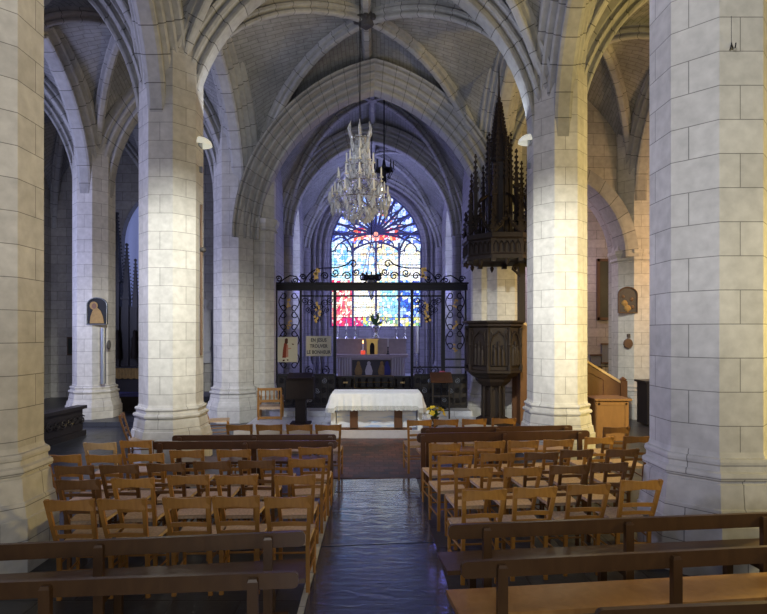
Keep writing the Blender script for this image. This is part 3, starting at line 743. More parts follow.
# ---------------------------------------------------------------- high altar
t = thing('high_altar', 'pinkish marble high altar below the stained glass window', 'altar', (-.1, 21, .42))
mb = MB(); mb.box((0, 0, .93), (2.85, .95, .12)); mb.box((0, 0, .05), (2.9, .95, .1)); mb.build('mensa', M['pinkmarble'], t)
mb = MB(); mb.box((0, .05, .48), (2.6, .75, .78)); mb.build('body', M['pinkmarble'], t)
mb = MB(); mb.box((0, .38, 1.28), (2.75, .4, .58)); mb.box((0, .36, 1.58), (2.85, .5, .05)); mb.build('gradine', M['pinkmarble'], t)
for x in [-1.22+.1*k for k in range(5)]+[.82+.1*k for k in range(5)]:
    mb = MB(); mb.lathe([(.035, .1), (.03, .5), (.035, .86)], 8, (x, -.36, 0)); mb.build('colonnette', M['palestone'], t)
mb = MB(); mb.box((0, -.34, .47), (1.5, .03, .62)); mb.build('relief_panel', M['relief'], t)
for x, mm in ((-.5, 'icon_gold'), (-.1, 'palestone'), (.4, 'icon_gold'), (.6, 'bluecloth')):
    mb = MB(); mb.lathe([(.12, .2), (.15, .35), (.09, .55), (.06, .6), (.07, .66), (.03, .73)], 10, (x, -.38, 0), sy=.25); mb.build('relief_figure', M[mm], t)
mb = MB(); mb.box((0.03, -.1, 1.26), (.42, .4, .56)); mb.box((.03, -.1, 1.56), (.48, .44, .06)); mb.build('tabernacle', M['gilt'], t)
mb = MB(); mb.extrude([(-.09, 1.0), (.09, 1.0), (.09, 1.32), (.05, 1.42), (0, 1.45), (-.05, 1.42), (-.09, 1.32)], -.31, -.33, lambda u, v, w_: Vector((u+.03, w_, v))); mb.build('tabernacle_door', M['oak'], t)
def candlestick(x, y, z, h, label, m_='silver', group=None):
    t = thing('candlestick', label, 'candlestick', (x, y, z), group=group); s = h/.8
    mb = MB(); mb.lathe([(.10, 0), (.09, .02), (.04, .06), (.03, .12), (.045, .16), (.02, .2), (.02, .34), (.05, .37), (.045, .39)], 10); mb.v = [v*s for v in mb.v]; mb.build('stem', M[m_], t, True)
    mb = MB(); mb.lathe([(.022*s, .39*s), (.022*s, .8*s), (.004, .81*s)], 8); mb.build('candle', M['wax'], t); return t
D2 = 21.35
posn = ['leftmost', 'second from left', 'third from left', 'third from right', 'second from right', 'rightmost']
for i, px in enumerate((338, 346.5, 355.6, 396, 405, 417)):
    if px in (338, 417): candlestick(sx_at(px, 21.5), 21.5, .42 if False else 1.60+.42 if abs(sx_at(px, 21.4)+.1) < 1.4 else .42, .62 if abs(sx_at(px, 21.4)+.1) < 1.4 else 2.1, 'silvered altar candlestick, %s of the row of six' % posn[i])
    else: candlestick(sx_at(px, 21.4), 21.4, 2.025, .75, 'silvered altar candlestick, %s of the row of six' % posn[i])
candlestick(sx_at(388, 20.7), 20.7, 1.41, .6, 'dark slim candlestick on the altar right of the gilt tabernacle', 'iron')
t = thing('votive_candle', 'red glowing votive candle on the altar left of the gilt tabernacle', 'candle', (sx_at(363, 20.7), 20.7, 1.41))
mb = MB(); mb.lathe([(.07, 0), (.09, .03), (.09, .14), (.08, .15)], 12); mb.build('glass_cup', M['redglass'], t, True)
mb = MB(); mb.lathe([(.035, .15), (.035, .42)], 8); mb.build('candle', M['wax'], t); mb = MB(); mb.lathe([(.005, .42), (.03, .47), (.005, .56)], 8); mb.build('flame', M['flame'], t)
def bouquet(name, label, loc, vm, hh, rad, blooms, leaves=30, stem=.25):
    t = thing(name, label, 'flowers', loc); mb = MB(); mb.lathe([(.07, 0), (.09, .02), (.03, .08), (.10, .2), (.12, .26), (.10, .27)], 12); mb.v = [v*hh for v in mb.v]; mb.build('vase', M[vm], t, True)
    mb = MB()
    for k in range(leaves):
        a = rng.random()*2*PI; e = rng.uniform(.2, 1.3); r_ = rad*rng.uniform(.5, 1); d = Vector((cos(a)*cos(e), sin(a)*cos(e), sin(e)))
        c = Vector((0, 0, .26*hh)); tip = c+d*r_; sd = d.cross(Vector((0, 0, 1))).normalized()*r_*.14
        mb.face([c, c+d*r_*.6+sd, tip, c+d*r_*.6-sd])
    mb.build('foliage', M['leaf'], t)
    for (n_, m_, s) in blooms:
        for k in range(n_):
            a = rng.random()*2*PI; e = rng.uniform(.15, 1.45); d = Vector((cos(a)*cos(e), sin(a)*cos(e), sin(e))); c = Vector((0, 0, .26*hh))+d*rad*rng.uniform(.8, 1.05)
            mb = MB()
            for q in range(6):
                b1 = q*PI/3; x = d.orthogonal().normalized(); y = d.cross(x); u = x*cos(b1)+y*sin(b1); v = x*cos(b1+.5)+y*sin(b1+.5); w2 = x*cos(b1-.5)+y*sin(b1-.5)
                mb.face([c, c+v*s*.7+d*s*.3, c+u*s+d*s*.4, c+w2*s*.7+d*s*.3])
            mb.lathe([(0, -.2*s), (.25*s, 0), (0, .3*s)], 6, c); mb.build('bloom', M[m_], t)
    return t
bouquet('altar_bouquet', 'tall spray of white flowers in a silver vase before the window', (.08, 21.4, 2.03), 'silver', 1.9, .62, [(22, 'petal_w', .07)], 26)

# ---------------------------------------------------------------- hanging lamps in the choir
t = thing('sanctuary_lamp', 'dark crowned sanctuary lamp hanging on a long chain before the window', 'lamp', (sx_at(371.5, 18.6), 18.3, 8.7))
lx = 0; zc = z_at(278, 18.3)-8.7
mb = MB(); mb.tube([(0, 0, .78), (0, 0, zc+1.3)], .018, 5); mb.build('chain', M['iron'], t)
mb = MB()
for k in range(6): a = k*PI/3; mb.tube([(0, 0, zc+1.3), (.18*cos(a), .18*sin(a), zc+.7), (.3*cos(a), .3*sin(a), zc+.05)], .01, 4)
mb.build('hanger', M['silver'], t)
mb = MB(); mb.lathe([(.3, -.08), (.34, -.04), (.34, .04), (.3, .08), (.27, 0), (.3, -.08)], 18, (0, 0, zc))
for k in range(12): a = k*PI/6; mb.box((.33*cos(a), .33*sin(a), zc+.12), (.05, .05, .1))
mb.build('crown', M['iron'], t)
mb = MB(); mb.lathe([(.02, -.75), (.07, -.65), (.12, -.45), (.1, -.25), (.16, -.1), (.2, 0)], 14, (0, 0, zc)); mb.build('lamp_bowl', M['crystal'], t, True)
t = thing('iron_chandelier', 'small dark chandelier hanging behind the crystal chandelier', 'chandelier', (sx_at(384, 15.4), 15.4, 9.5))
zc = z_at(172, 15.4)-9.5
mb = MB(); mb.tube([(0, 0, 0), (0, 0, zc+.35)], .02, 5); mb.build('chain', M['iron'], t)
mb = MB(); mb.lathe([(.26, -.02), (.29, 0), (.26, .03), (.24, 0), (.26, -.02)], 16, (0, 0, zc+.05)); mb.lathe([(0, -.35), (.08, -.3), (.05, -.1), (.09, 0), (.03, .35)], 10, (0, 0, zc)); mb.build('body', M['iron'], t)
for k in range(8):
    a = k*PI/4; mb = MB(); mb.tube([(0, 0, zc-.1), (.15*cos(a), .15*sin(a), zc-.2), (.27*cos(a), .27*sin(a), zc+.05)], .012, 4); q = mb.build('arm', M['iron'], t)
    mb = MB(); mb.lathe([(.03, .05), (.04, .08), (.018, .1), (.018, .3), (.003, .33)], 6, (.27*cos(a), .27*sin(a), zc)); mb.build('candle', M['iron'], q)

# ---------------------------------------------------------------- crystal chandelier
CD = 9.6; t = thing('crystal_chandelier', 'large crystal chandelier hanging on a long cord over the central aisle', 'chandelier', (sx_at(360, CD), CD, z_at(222, CD)))
tz0 = z_at(222, CD); top = z_at(125, CD)-tz0
mb = MB(); mb.tube([(0, 0, top), (0, 0, 8.95-tz0)], .010, 5); mb.build('cord', M['iron'], t)
mb = MB(); mb.lathe([(.0, .12), (.06, .16), (.03, .3), (.07, .42), (.035, .5), (.03, .8), (.07, .9), (.03, 1.0), (.05, 1.3), (.025, 1.4), (.04, top-.05), (.01, top)], 12); mb.build('stem', M['silver'], t, True)
tiers = [(.50, .42, 12), (.40, .72, 10), (.24, 1.02, 8), (.17, 1.52, 6)]
def drop(c, L_, w_):
    mb = MB(); mb.lathe([(0, -L_*.55), (w_, -L_*.12), (w_*.55, L_*.25), (0, L_*.45)], 6, c, phase=rng.random()); return mb
nd = 0
for ti, (r_, z_, n_) in enumerate(tiers):
    mb = MB(); mb.tube([(r_*.93*cos(k*PI/12), r_*.93*sin(k*PI/12), z_-.04) for k in range(25)], .010, 5, cap=False); mb.build('ring', M['silver'], t)
    for k in range(n_):
        a = 2*PI*(k+.5*(ti % 2))/n_; ca, sa = cos(a), sin(a)
        mb = MB(); mb.tube([(.03*ca, .03*sa, z_-.02), (r_*.35*ca, r_*.35*sa, z_-.14), (r_*.8*ca, r_*.8*sa, z_-.12), (r_*ca, r_*sa, z_+.04)], .010, 5); arm = mb.build('arm', M['silver'], t)
        if ti < 3:
            mb = MB(); mb.lathe([(.01, 0), (.045, .02), (.02, .04), (.015, .05), (.013, .18), (.002, .21)], 8, (r_*ca, r_*sa, z_+.03)); mb.build('candle', M['wax'], arm)
        else:
            mb = MB(); mb.tube([(r_*ca, r_*sa, z_), (r_*1.35*ca, r_*1.35*sa, z_+.12), (r_*1.1*ca, r_*1.1*sa, z_+.26)], [.03, .025, .004], 5); mb.build('crystal_plume', M['crystal'], t)
        for q in range(2):
            if nd < 84: drop((r_*(1.0-.12*q)*ca, r_*(1.0-.12*q)*sa, z_-.12-.05*q), .2, .035).build('crystal_drop', M['crystal'], t); nd += 1
for (x, y, zz) in [(sx_, sy_, zz) for sx_, sy_, zz in ((-.54, 0, .45), (-.5, .1, .25), (.52, 0, .4), (.46, .12, .22))]: drop((x, y, zz), .28, .05).build('crystal_spike', M['crystal'], t)
mb = MB()
for k in range(560):
    zt = rng.random()**1.25*1.5+.02; R_ = .10+.46*max(0, 1-zt/1.25)**.8 if zt > .3 else .46*sqrt(max(.02, (zt+.02)/.32))
    a = rng.random()*2*PI; r_ = R_*rng.uniform(.55, 1.02); L_ = rng.uniform(.07, .15)
    mb.lathe([(0, -L_*.5), (.022, -L_*.1), (.014, L_*.2), (0, L_*.4)], 5, (r_*cos(a), r_*sin(a), zt))
o = mb.build('crystal_garland', M['crystal'], t); o['kind'] = 'stuff'

# ---------------------------------------------------------------- altar table on the step
TD = 11.66
t = thing('altar_table', 'free-standing wooden altar table on the sanctuary step', 'altar', (sx_at(376.5, TD), TD, .15))
def tb(name, x, z, d, m_): mb = MB(); mb.box((x, 0, z), d); return mb.build(name, M[m_], t)
tb('table_top', 0, .755, (1.88, .84, .05), 'stairwood')
for x in (-.48, .46): mb = MB(); mb.box((x, -.3, .385), (.17, .1, .70)); mb.build('leg', M['stairwood'], t); mb = MB(); mb.box((x, .3, .385), (.17, .1, .70)); mb.build('leg', M['stairwood'], t)
m, nt, b = mat('pale_banded_frontal'); tc = N(nt, 'ShaderNodeTexCoord'); mp = N(nt, 'ShaderNodeMapping'); mp.inputs['Scale'].default_value = (1.2, 1, 7); nt.links.new(tc.outputs['Object'], mp.inputs[0])  # pale panel with soft blue, white and violet bands
nn = N(nt, 'ShaderNodeTexNoise'); nn.inputs['Scale'].default_value = 2.2; nn.inputs['Detail'].default_value = 3; nt.links.new(mp.outputs[0], nn.inputs['Vector']); cr = N(nt, 'ShaderNodeValToRGB'); nt.links.new(nn.outputs[0], cr.inputs[0])
for e_, (p_, c_) in zip([cr.color_ramp.elements[0], cr.color_ramp.elements[1], cr.color_ramp.elements.new(.5)], ((.35, (.50, .66, .95, 1)), (.66, (.80, .72, .90, 1)), (.5, (.92, .94, .97, 1)))): e_.position = p_; e_.color = c_
nt.links.new(cr.outputs[0], b.inputs['Base Color']); M['frontal'] = m
mb = MB(); mb.box((0, -.24, .39), (1.70, .02, .66)); tag(mb.build('frontal_panel', M['frontal'], t), 'pale frontal panel with soft blue and white bands')
mb = MB(); mb.box((0, -.3, .03), (1.5, .1, .06)); mb.build('base_rail', M['stairwood'], t); mb = MB(); mb.box((0, .3, .03), (1.5, .1, .06)); mb.build('base_rail', M['stairwood'], t)
for x in (-.92, .92): mb = MB(); mb.box((x, -.1, .37), (.10, .5, .72)); mb.build('end_panel', M['cloth'], t)
cl = thing('altar_cloth', 'white cloth with lace hem draped over the altar table', 'cloth', (sx_at(376.5, TD), TD, .935))
mb = MB(); W2, D2_, n = .94, .45, 40
per = []
for i in range(n): per.append((-W2+2*W2*i/n, -D2_))
for i in range(14): per.append((W2, -D2_+2*D2_*i/14))
for i in range(n): per.append((W2-2*W2*i/n, D2_))
for i in range(14): per.append((-W2, D2_-2*D2_*i/14))
rings = []
for z, out in ((.012, 0), (0, .012), (-.06, .03), (-.13, .05), (-.24, .075)):
    row = []
    for j, (x, y) in enumerate(per):
        wv = 1+.35*sin(j*.9)+.3*sin(j*2.3); ox = out*wv; nx_ = (1 if x > W2-.01 else -1 if x < -W2+.01 else 0)
        row.append(Vector((x*(1+ox*(1.2 if abs(nx_) else .0)), y*(1+ox), z-(.05 if abs(x) > W2-.05 and z < -.1 else 0))))
    rings.append(row)
mb.quads(rings, None, 0, True); mb.face([p for p in rings[0]]); mb.build('drape', M['cloth'], cl)
mb = MB(); low = rings[-1]; hem = [[p+Vector((0, 0, 0)) for p in low], [p*1.0+Vector((p.x*.004, p.y*.01, -.085-.02*(j % 2))) for j, p in enumerate(low)]]
mb.quads(hem, None, 0, True); mb.build('lace_hem', M['lace'], cl)
bouquet('flower_bouquet', 'bouquet of yellow and white flowers right of the altar table', (sx_at(435, 11.7), 11.75, .165), 'relief', .8, .24, [(12, 'petal_y', .075), (9, 'petal_w', .06)], 40)
# plant stand for it is the step itself
# square dark lectern
t = thing('square_lectern', 'dark square-topped wooden lectern left of the altar table', 'lectern', (sx_at(301, 12.2), 12.2, .15))
mb = MB(); mb.box((0, 0, .83), (.62, .4, .5)); mb.build('book_box', M['oak'], t)
mb = MB(); mb.box((0, 0, .3), (.24, .22, .56)); mb.build('pedestal', M['oak'], t)
mb = MB(); mb.box((0, 0, .02), (.45, .4, .04)); mb.build('foot', M['oak'], t)
mb = MB(); mb.box((0, -.12, 1.1), (.56, .34, .03), Matrix.Rotation(R(18), 3, 'X')); mb.build('slope', M['oak'], t)
t = thing('sloping_lectern', 'red-brown sloping lectern right of the altar table', 'lectern', (sx_at(441, 12.9), 12.9, .15))
mb = MB(); mb.box((0, 0, 1.0), (.52, .36, .04), Matrix.Rotation(R(35), 3, 'X')); mb.build('slope', M['benchred'], t)
for x in (-.2, .2): mb = MB(); mb.bar((x, 0, 0), (x, 0, .95), .035); mb.build('leg', M['black_oak'], t)
for z in (.2, .55): mb = MB(); mb.bar((-.2, 0, z), (.2, 0, z), .03); mb.build('stretcher', M['black_oak'], t)
t = bouquet('pink_bouquet', 'small pink flowers on a stand behind the sloping lectern', (sx_at(442, 13.6), 13.7, 1.05), 'relief', .3, .12, [(7, 'petal_p', .05)], 14)
t2 = thing('flower_stand', 'thin dark stand carrying the pink flowers', 'stand', (sx_at(442, 13.6), 13.7, .28))
mb = MB(); mb.lathe([(.14, 0), (.12, .03), (.02, .06), (.02, .72), (.1, .75), (.1, .77)], 10); mb.build('column', M['iron'], t2)

# ---------------------------------------------------------------- chairs
def make_chair(label, wm):
    t = thing('rush_chair', label, 'chair')
    def yb(z): return -.02-.13*max(0, (z-.42))/.45        # posts lean back above the seat
    def xb(z): return .150+.045*max(0, z-.40)/.47
    for s in (-1, 1):
        mb = MB(); pts = [(s*.152, .0, 0), (s*.150, 0, .22), (s*.150, -.01, .42), (s*.162, yb(.62)-.0, .62), (s*.178, yb(.87), .87)]
        for i in range(4):
            a, b = Vector(pts[i]), Vector(pts[i+1]); mb.bar(a, b+(b-a).normalized()*.004, .034, .026, up=(0, 1, 0))
        mb.build('back_leg', M[wm], t)
        mb = MB(); mb.tube([(s*.182, .38, 0), (s*.185, .375, .44)], [.014, .019], 8); mb.build('front_leg', M[wm], t)
        for z in (.16, .30): mb = MB(); mb.tube([(s*.15, .0, z), (s*.182, .377, z)], .010, 6); mb.build('side_stretcher', M[wm], t)
    def slat(z, h, cur, arch, hw, th=.016):
        mb = MB(); n = 8; g = []
        for i in range(n+1):
            u = -1+2*i/n; x = u*hw; y = yb(z)-cur*(1-u*u)+.0; top = z+h/2+arch*(1-u*u)-(.012*cos(u*PI*1.0) if arch > .015 else 0); bot = z-h/2+arch*.9*(1-abs(u))**1.0*(1 if arch > .015 else 1)
            g.append([Vector((x, y-th/2, bot)), Vector((x, y+th/2, bot)), Vector((x, y+th/2, top)), Vector((x, y-th/2, top))])
        mb.quads(g, None, 0, True); mb.face(g[0][::-1]); mb.face(g[-1]); return mb
    slat(.815, .078, .028, .024, .183, .020).build('top_rail', M[wm], t)
    slat(.625, .032, .018, .012, .162).build('back_slat', M[wm], t)
    slat(.545, .030, .014, .010, .156).build('back_slat', M[wm], t)
    for y, z in ((.377, .20), (.0, .24)): mb = MB(); mb.tube([(-.18 if y else -.15, y, z), (.18 if y else .15, y, z)], .010, 6); mb.build('cross_stretcher', M[wm], t)
    mb = MB(); o_ = [(-.15, -.01), (.15, -.01), (.205, .395), (-.205, .395)]
    n = 8; g = []
    for i in range(n+1):
        row = []
        for j in range(n+1):
            u, v = i/n, j/n; hwid = .158+.034*v; x = -hwid+2*hwid*u; y = -.012+.412*v; dz = -.012*sin(PI*u)*sin(PI*v)
            row.append(Vector((x, y, .452+dz)))
        g.append(row)
    mb.quads(g); lo = [(-.158, -.012), (.158, -.012), (.192, .40), (-.192, .40)]
    mb.extrude(lo, .418, .449, lambda u, v, w_: Vector((u, v, w_)))
    mb.build('rush_seat', M['rush'], t)
    return t
protos = {k: make_chair('', m_) for k, m_ in (('honey', 'honey'), ('tan', 'honey2'), ('brown', 'brown'), ('pale', 'pale'))}
index_kids(None)
word = {'honey': 'honey-coloured', 'tan': 'light brown', 'brown': 'dark brown', 'pale': 'pale blond'}
used = set()
def place_chair(px, py, kind, label, group, rz=.05, jz=.03, y=None):
    Dt = F*(H-.875)/(py-CY); x = sx_at(px, Dt)
    if kind in used: c = dup(protos[kind])
    else: c = protos[kind]; used.add(kind)
    c.location = (x, Dt+.15, 0); c.rotation_euler = (0, 0, rz+rng.uniform(-jz, jz)); tag(c, label, 'chair', group); return c
ordn = ['first', 'second', 'third', 'fourth', 'fifth', 'sixth', 'seventh', 'eighth']
h, tn, br, pl = 'honey', 'tan', 'brown', 'pale'
rowsL = [
    ('front row nearest the camera', [(287, 496.5, tn), (235, 496, tn), (186, 497, tn), (121, 498.5, tn), (68, 499.5, tn)]),
    ('second row from the camera', [(294, 475, tn), (236, 475, tn), (187, 475, tn), (132, 478, h), (77, 479.5, br)]),
    ('third row from the camera', [(306, 458.5, tn), (256, 460, br), (211, 461, br), (165, 463, br), (118, 464.5, br), (73, 465.5, br)]),
    ('fourth row from the camera', [(314, 447, tn), (274, 449, tn), (233, 449.5, tn), (186, 450, tn), (145, 453.5, h), (103, 454.5, h), (62, 454.5, h)]),
    ('fifth row from the camera', [(135, 440.5, h), (99, 442.5, pl)]),
]
for rn_, lst in rowsL:
    for i, (px, py, k) in enumerate(lst):
        place_chair(px, py, k, '%s ladder-back chair, left block, %s, %s from the aisle' % (word[k], rn_, ordn[i]) if 'fifth' not in rn_ else '%s ladder-back chair, %s of two standing alone before the left bright pillar' % (word[k], 'right one' if i == 0 else 'left one'), 'chairs of the left block')
rowsR = [
    ('front row nearest the camera', [(483, 489.5, h), (534, 487, h), (588, 484, tn), (641, 480, h)]),
    ('second row from the camera', [(473, 467.5, tn), (522, 467, tn), (568, 465, br), (609, 462.5, br)]),
    ('third row from the camera', [(454, 455.5, tn), (497, 453, tn), (541, 452, br), (576, 449.5, br), (622, 449, br)]),
    ('fourth row from the camera', [(444, 443.5, h), (489, 441, h), (523, 440.5, h), (558, 439.5, h), (599, 437, h), (638, 436, br)]),
]
for rn_, lst in rowsR:
    for i, (px, py, k) in enumerate(lst):
        place_chair(px, py, k, '%s ladder-back chair, right block, %s, %s from the aisle' % (word[k], rn_, ordn[i]), 'chairs of the right block', .06)
place_chair(616, 427, br, 'dark brown chair standing alone at the far right end of the far benches', 'chairs of the right block')
for i, px in enumerate((328, 299, 269, 239)): place_chair(px, 424.5, tn, 'light brown chair beyond the left far benches, %s from the aisle' % ordn[i], 'chairs beyond the far benches', .03)
for i, px in enumerate((419, 446, 474, 504)): place_chair(px, 420 - .6*i, tn if i else h, 'light brown chair beyond the right far benches, %s from the aisle' % ordn[i] if i else 'honey-coloured chair beyond the right far benches, first from the aisle', 'chairs beyond the far benches', .03)
c = place_chair(132, 416, br, 'dark brown chair seen side-on against the left of the left bright pillar', 'chairs turned sideways'); c.location = (sx_at(131, 8.9), 8.9, 0); c.rotation_euler = (0, 0, -1.3)
c = place_chair(208, 408, tn, 'light brown chair seen side-on just right of the left bright pillar', 'chairs turned sideways'); c.location = (sx_at(209, 10.9), 10.9, 0); c.rotation_euler = (0, 0, -1.35)
# ornate high armchair by the screen
t = thing('carved_armchair', 'honey-coloured carved armchair beside the violet pillar left of the choir screen', 'armchair', (sx_at(271, 12.9), 12.75, 0), .1)
for s in (-1, 1):
    for y, zt in ((0, .92), (.48, .66)): mb = MB(); mb.tube([(s*.27, y, 0), (s*.27, y, zt*.5), (s*.27, y, zt)], [.02, .03, .02], 8); mb.build('leg', M['honey2'], t)
    mb = MB(); mb.tube([(s*.27, 0, .66), (s*.29, .25, .70), (s*.27, .5, .66)], .022, 6); mb.build('armrest', M['honey2'], t)
mb = MB(); mb.box((0, .24, .43), (.56, .5, .06)); mb.build('seat', M['rush'], t)
for z in (.88, .60, .2): mb = MB(); mb.bar((-.27, 0, z), (.27, 0, z), .03, .06); mb.build('cross_rail', M['honey2'], t)
for k in range(5): mb = MB(); mb.lathe([(.012, .6), (.022, .7), (.012, .78), (.018, .86)], 6, (-.2+k*.1, 0, 0)); mb.build('spindle', M['honey2'], t)

# ---------------------------------------------------------------- benches
def bench(name, label, xl, yl, xr, yr, posts, zt=.8, rail_h=.105, wm='bench', seatm='seatwood', group=None, seat=True):
    A = Vector((xl, yl, 0)); B = Vector((xr, yr, 0)); L_ = (B-A).length; ang = math.atan2(B.y-A.y, B.x-A.x)
    t = thing(name, label, 'bench', (xl, yl, 0), ang, group)
    mb = MB(); n = 3; poly = []
    zc = zt-rail_h/2; r_ = rail_h*.35
    for cx, cz, a0 in ((r_, zc-rail_h/2+r_, PI), (L_-r_, zc-rail_h/2+r_, 1.5*PI), (L_-r_, zc+rail_h/2-r_, 0), (r_, zc+rail_h/2-r_, PI/2)):
        for k in range(5): a = a0+k*PI/8; poly.append((cx+r_*cos(a), cz+r_*sin(a)))
    mb.extrude(poly, -.016, .016, lambda u, v, w_: Vector((u, w_, v))); mb.build('back_rail', M[wm], t)
    for s in posts:
        mb = MB(); mb.box((s, -.036, (zt-.035)/2), (.062, .04, zt-.035)); mb.box((s, -.036, zt-.028), (.062, .04, .02), taper=.7); mb.build('post', M[wm], t)
        if seat:
            mb = MB(); mb.box((s, .34, .205), (.055, .05, .41)); mb.build('front_leg', M[wm], t)
            mb = MB(); mb.box((s, .16, .385), (.04, .36, .05)); mb.build('bearer', M[wm], t)
    if seat:
        mb = MB(); mb.box((L_/2, .20, .43), (L_, .34, .035)); mb.build('seat', M[seatm], t)
        mb = MB(); mb.box((L_/2, .16, .12), (L_*.9, .03, .05)); mb.build('stretcher', M[wm], t)
    return t
bench('wooden_bench', 'dark wooden bench on the left, second from the camera', -2.95, 3.50, -.49, 3.80, (2.22, 1.1, .05), seatm='bench')
bench('wooden_bench', 'dark wooden bench on the left, nearest the camera, rounded rail end', -2.55, 2.985, -.445, 3.155, (1.85, .70), seat=False, rail_h=.095)
bench('wooden_bench', 'brown wooden bench on the right, farther of the two across the foreground', .545, 3.92, 3.6, 4.24, (.28, 1.38, 2.5), seatm='bench')
bench('wooden_bench', 'brown wooden bench on the right with honey-coloured seat, nearest with a full rail', .535, 3.29, 3.0, 3.57, (.25, 1.40, 2.1))
bench('wooden_bench', 'dark bench rail across the bottom right corner of the photo', 1.13, 2.72, 3.0, 2.86, (.1, 1.05))
def fb(px0, px1, py, zt, label):
    D = F*(H-zt)/(py-CY); x0, x1 = sx_at(px0, D), sx_at(px1, D); L_ = x1-x0
    return D, x0, x1, L_
D, x0, x1, L_ = fb(155, 337, 440.5, .8, '')
bench('church_bench', 'long dark brown bench behind the left block of chairs, nearer of the pair', x0, D-.06, x1, D+.0, (.1, L_/2, L_-.08), wm='benchred', seatm='benchred', seat=False)
D, x0, x1, L_ = fb(173, 336, 435, .82, '')
bench('church_bench', 'long dark brown bench behind the left block of chairs, farther of the pair', x0, D-.02, x1, D+.05, (.1, L_/2, L_-.08), zt=.82, wm='benchred', seatm='benchred')
D, x0, x1, L_ = fb(416, 592, 431.5, .8, '')
bench('church_bench', 'long red-brown bench behind the right block of chairs, nearer and longer', x0, D-.15, x1, D+.1, (.08, L_/2, L_-.15), wm='benchred', seatm='seatwood', rail_h=.13, seat=False)
D, x0, x1, L_ = fb(420, 575, 426.5, .82, '')
bench('church_bench', 'long red-brown bench behind the right block of chairs, farther and shorter', x0, D-.12, x1, D+.12, (.1, L_/2, L_-.1), zt=.82, wm='benchred', seatm='seatwood', rail_h=.1)

# ---------------------------------------------------------------- pulpit
PX, PY = sx_at(494, 12.3), 12.4; k8 = 1/cos(PI/8)
t = thing('carved_pulpit', 'dark carved oak pulpit on a tall pedestal right of the choir screen', 'pulpit', (PX, PY, .0))
mb = MB(); mb.lathe([(.46, 0), (.46, .14), (.40, .16), (.40, .24), (.28, .3)], 8, phase=PI/8); mb.build('foot', M['oak'], t)
mb = MB(); mb.lathe([(.19, .3), (.19, 1.0), (.24, 1.05)], 8, phase=PI/8); mb.build('pedestal', M['oak'], t)
for k in range(8):
    a = k*PI/4; mb = MB(); mb.bar((.25*cos(a+PI/8), .25*sin(a+PI/8), .3), (.25*cos(a+PI/8), .25*sin(a+PI/8), 1.05), .04); mb.build('buttress', M['oak'], t)
    mb = MB(); c, s = cos(a), sin(a)
    pts = [(-.075, .4), (-.075, .8), (-.05, .9), (0, .97), (.05, .9), (.075, .8), (.075, .4)]
    mb.tube([(c*.20-s*u, s*.20+c*u, v) for u, v in pts], .014, 5); mb.build('pedestal_tracery', M['oak'], t)
mb = MB(); mb.lathe([(.30, 1.02), (.36, 1.08), (.40, 1.12), (.42, 1.18), (.52, 1.24), (.58, 1.30), (.66, 1.33), (.66, 1.38), (.60, 1.40)], 8, phase=PI/8); mb.build('corbel', M['oak'], t)
mb = MB(); mb.lathe([(.60, 1.38), (.60, 2.36)], 8, phase=PI/8); mb.build('tub', M['oak'], t)
mb = MB(); mb.lathe([(.61, 2.34), (.68, 2.38), (.66, 2.42), (.72, 2.46), (.72, 2.50), (.60, 2.50)], 8, phase=PI/8); mb.build('cornice', M['oak'], t)
for k in range(8):
    a = k*PI/4+PI/8; c, s = cos(a), sin(a)
    mb = MB(); mb.lathe([(.05, 1.38), (.05, 1.48), (.03, 1.52), (.035, 1.9), (.05, 1.95), (.03, 2.0), (.035, 2.25), (.055, 2.34)], 8, (.62*c, .62*s, 0)); mb.build('corner_column', M['oak'], t)
    a = k*PI/4; c, s = cos(a), sin(a); ap = .60*cos(PI/8)
    def W(u, v, d): return Vector((c*(ap+d)-s*u, s*(ap+d)+c*u, v))
    mb = MB(); mb.tube([W(u, v, .03) for u, v in ((-.17, 1.5), (-.17, 2.02), (-.12, 2.15), (-.06, 2.2), (0, 2.26), (.06, 2.2), (.12, 2.15), (.17, 2.02), (.17, 1.5), (-.17, 1.5))], .02, 5); mb.build('panel_arch', M['oak'], t)
    # carved relief figures in each panel
    mb = MB()
    for u, hh in ((-.09, .48), (0, .56), (.09, .46)):
        g = [(.055, 0), (.06, .1), (.045, .25), (.05, .34), (.02, .39), (.032, .42), (.032, .46), (0, .5)]
        base = W(u, 1.5, .02); mb.lathe([(r_, z*hh/.5) for r_, z in g], 8, base)
    mb.build('relief_figure', M['oak'], t, True)
    for q in (-1, 1):
        mb = MB(); mb.tube([W(q*.17+q*.0, 2.1, .03), W(q*.15, 2.2, .05), W(q*.19, 2.28, .03)], .02, 5); mb.build('carved_leaf', M['oak'], t)
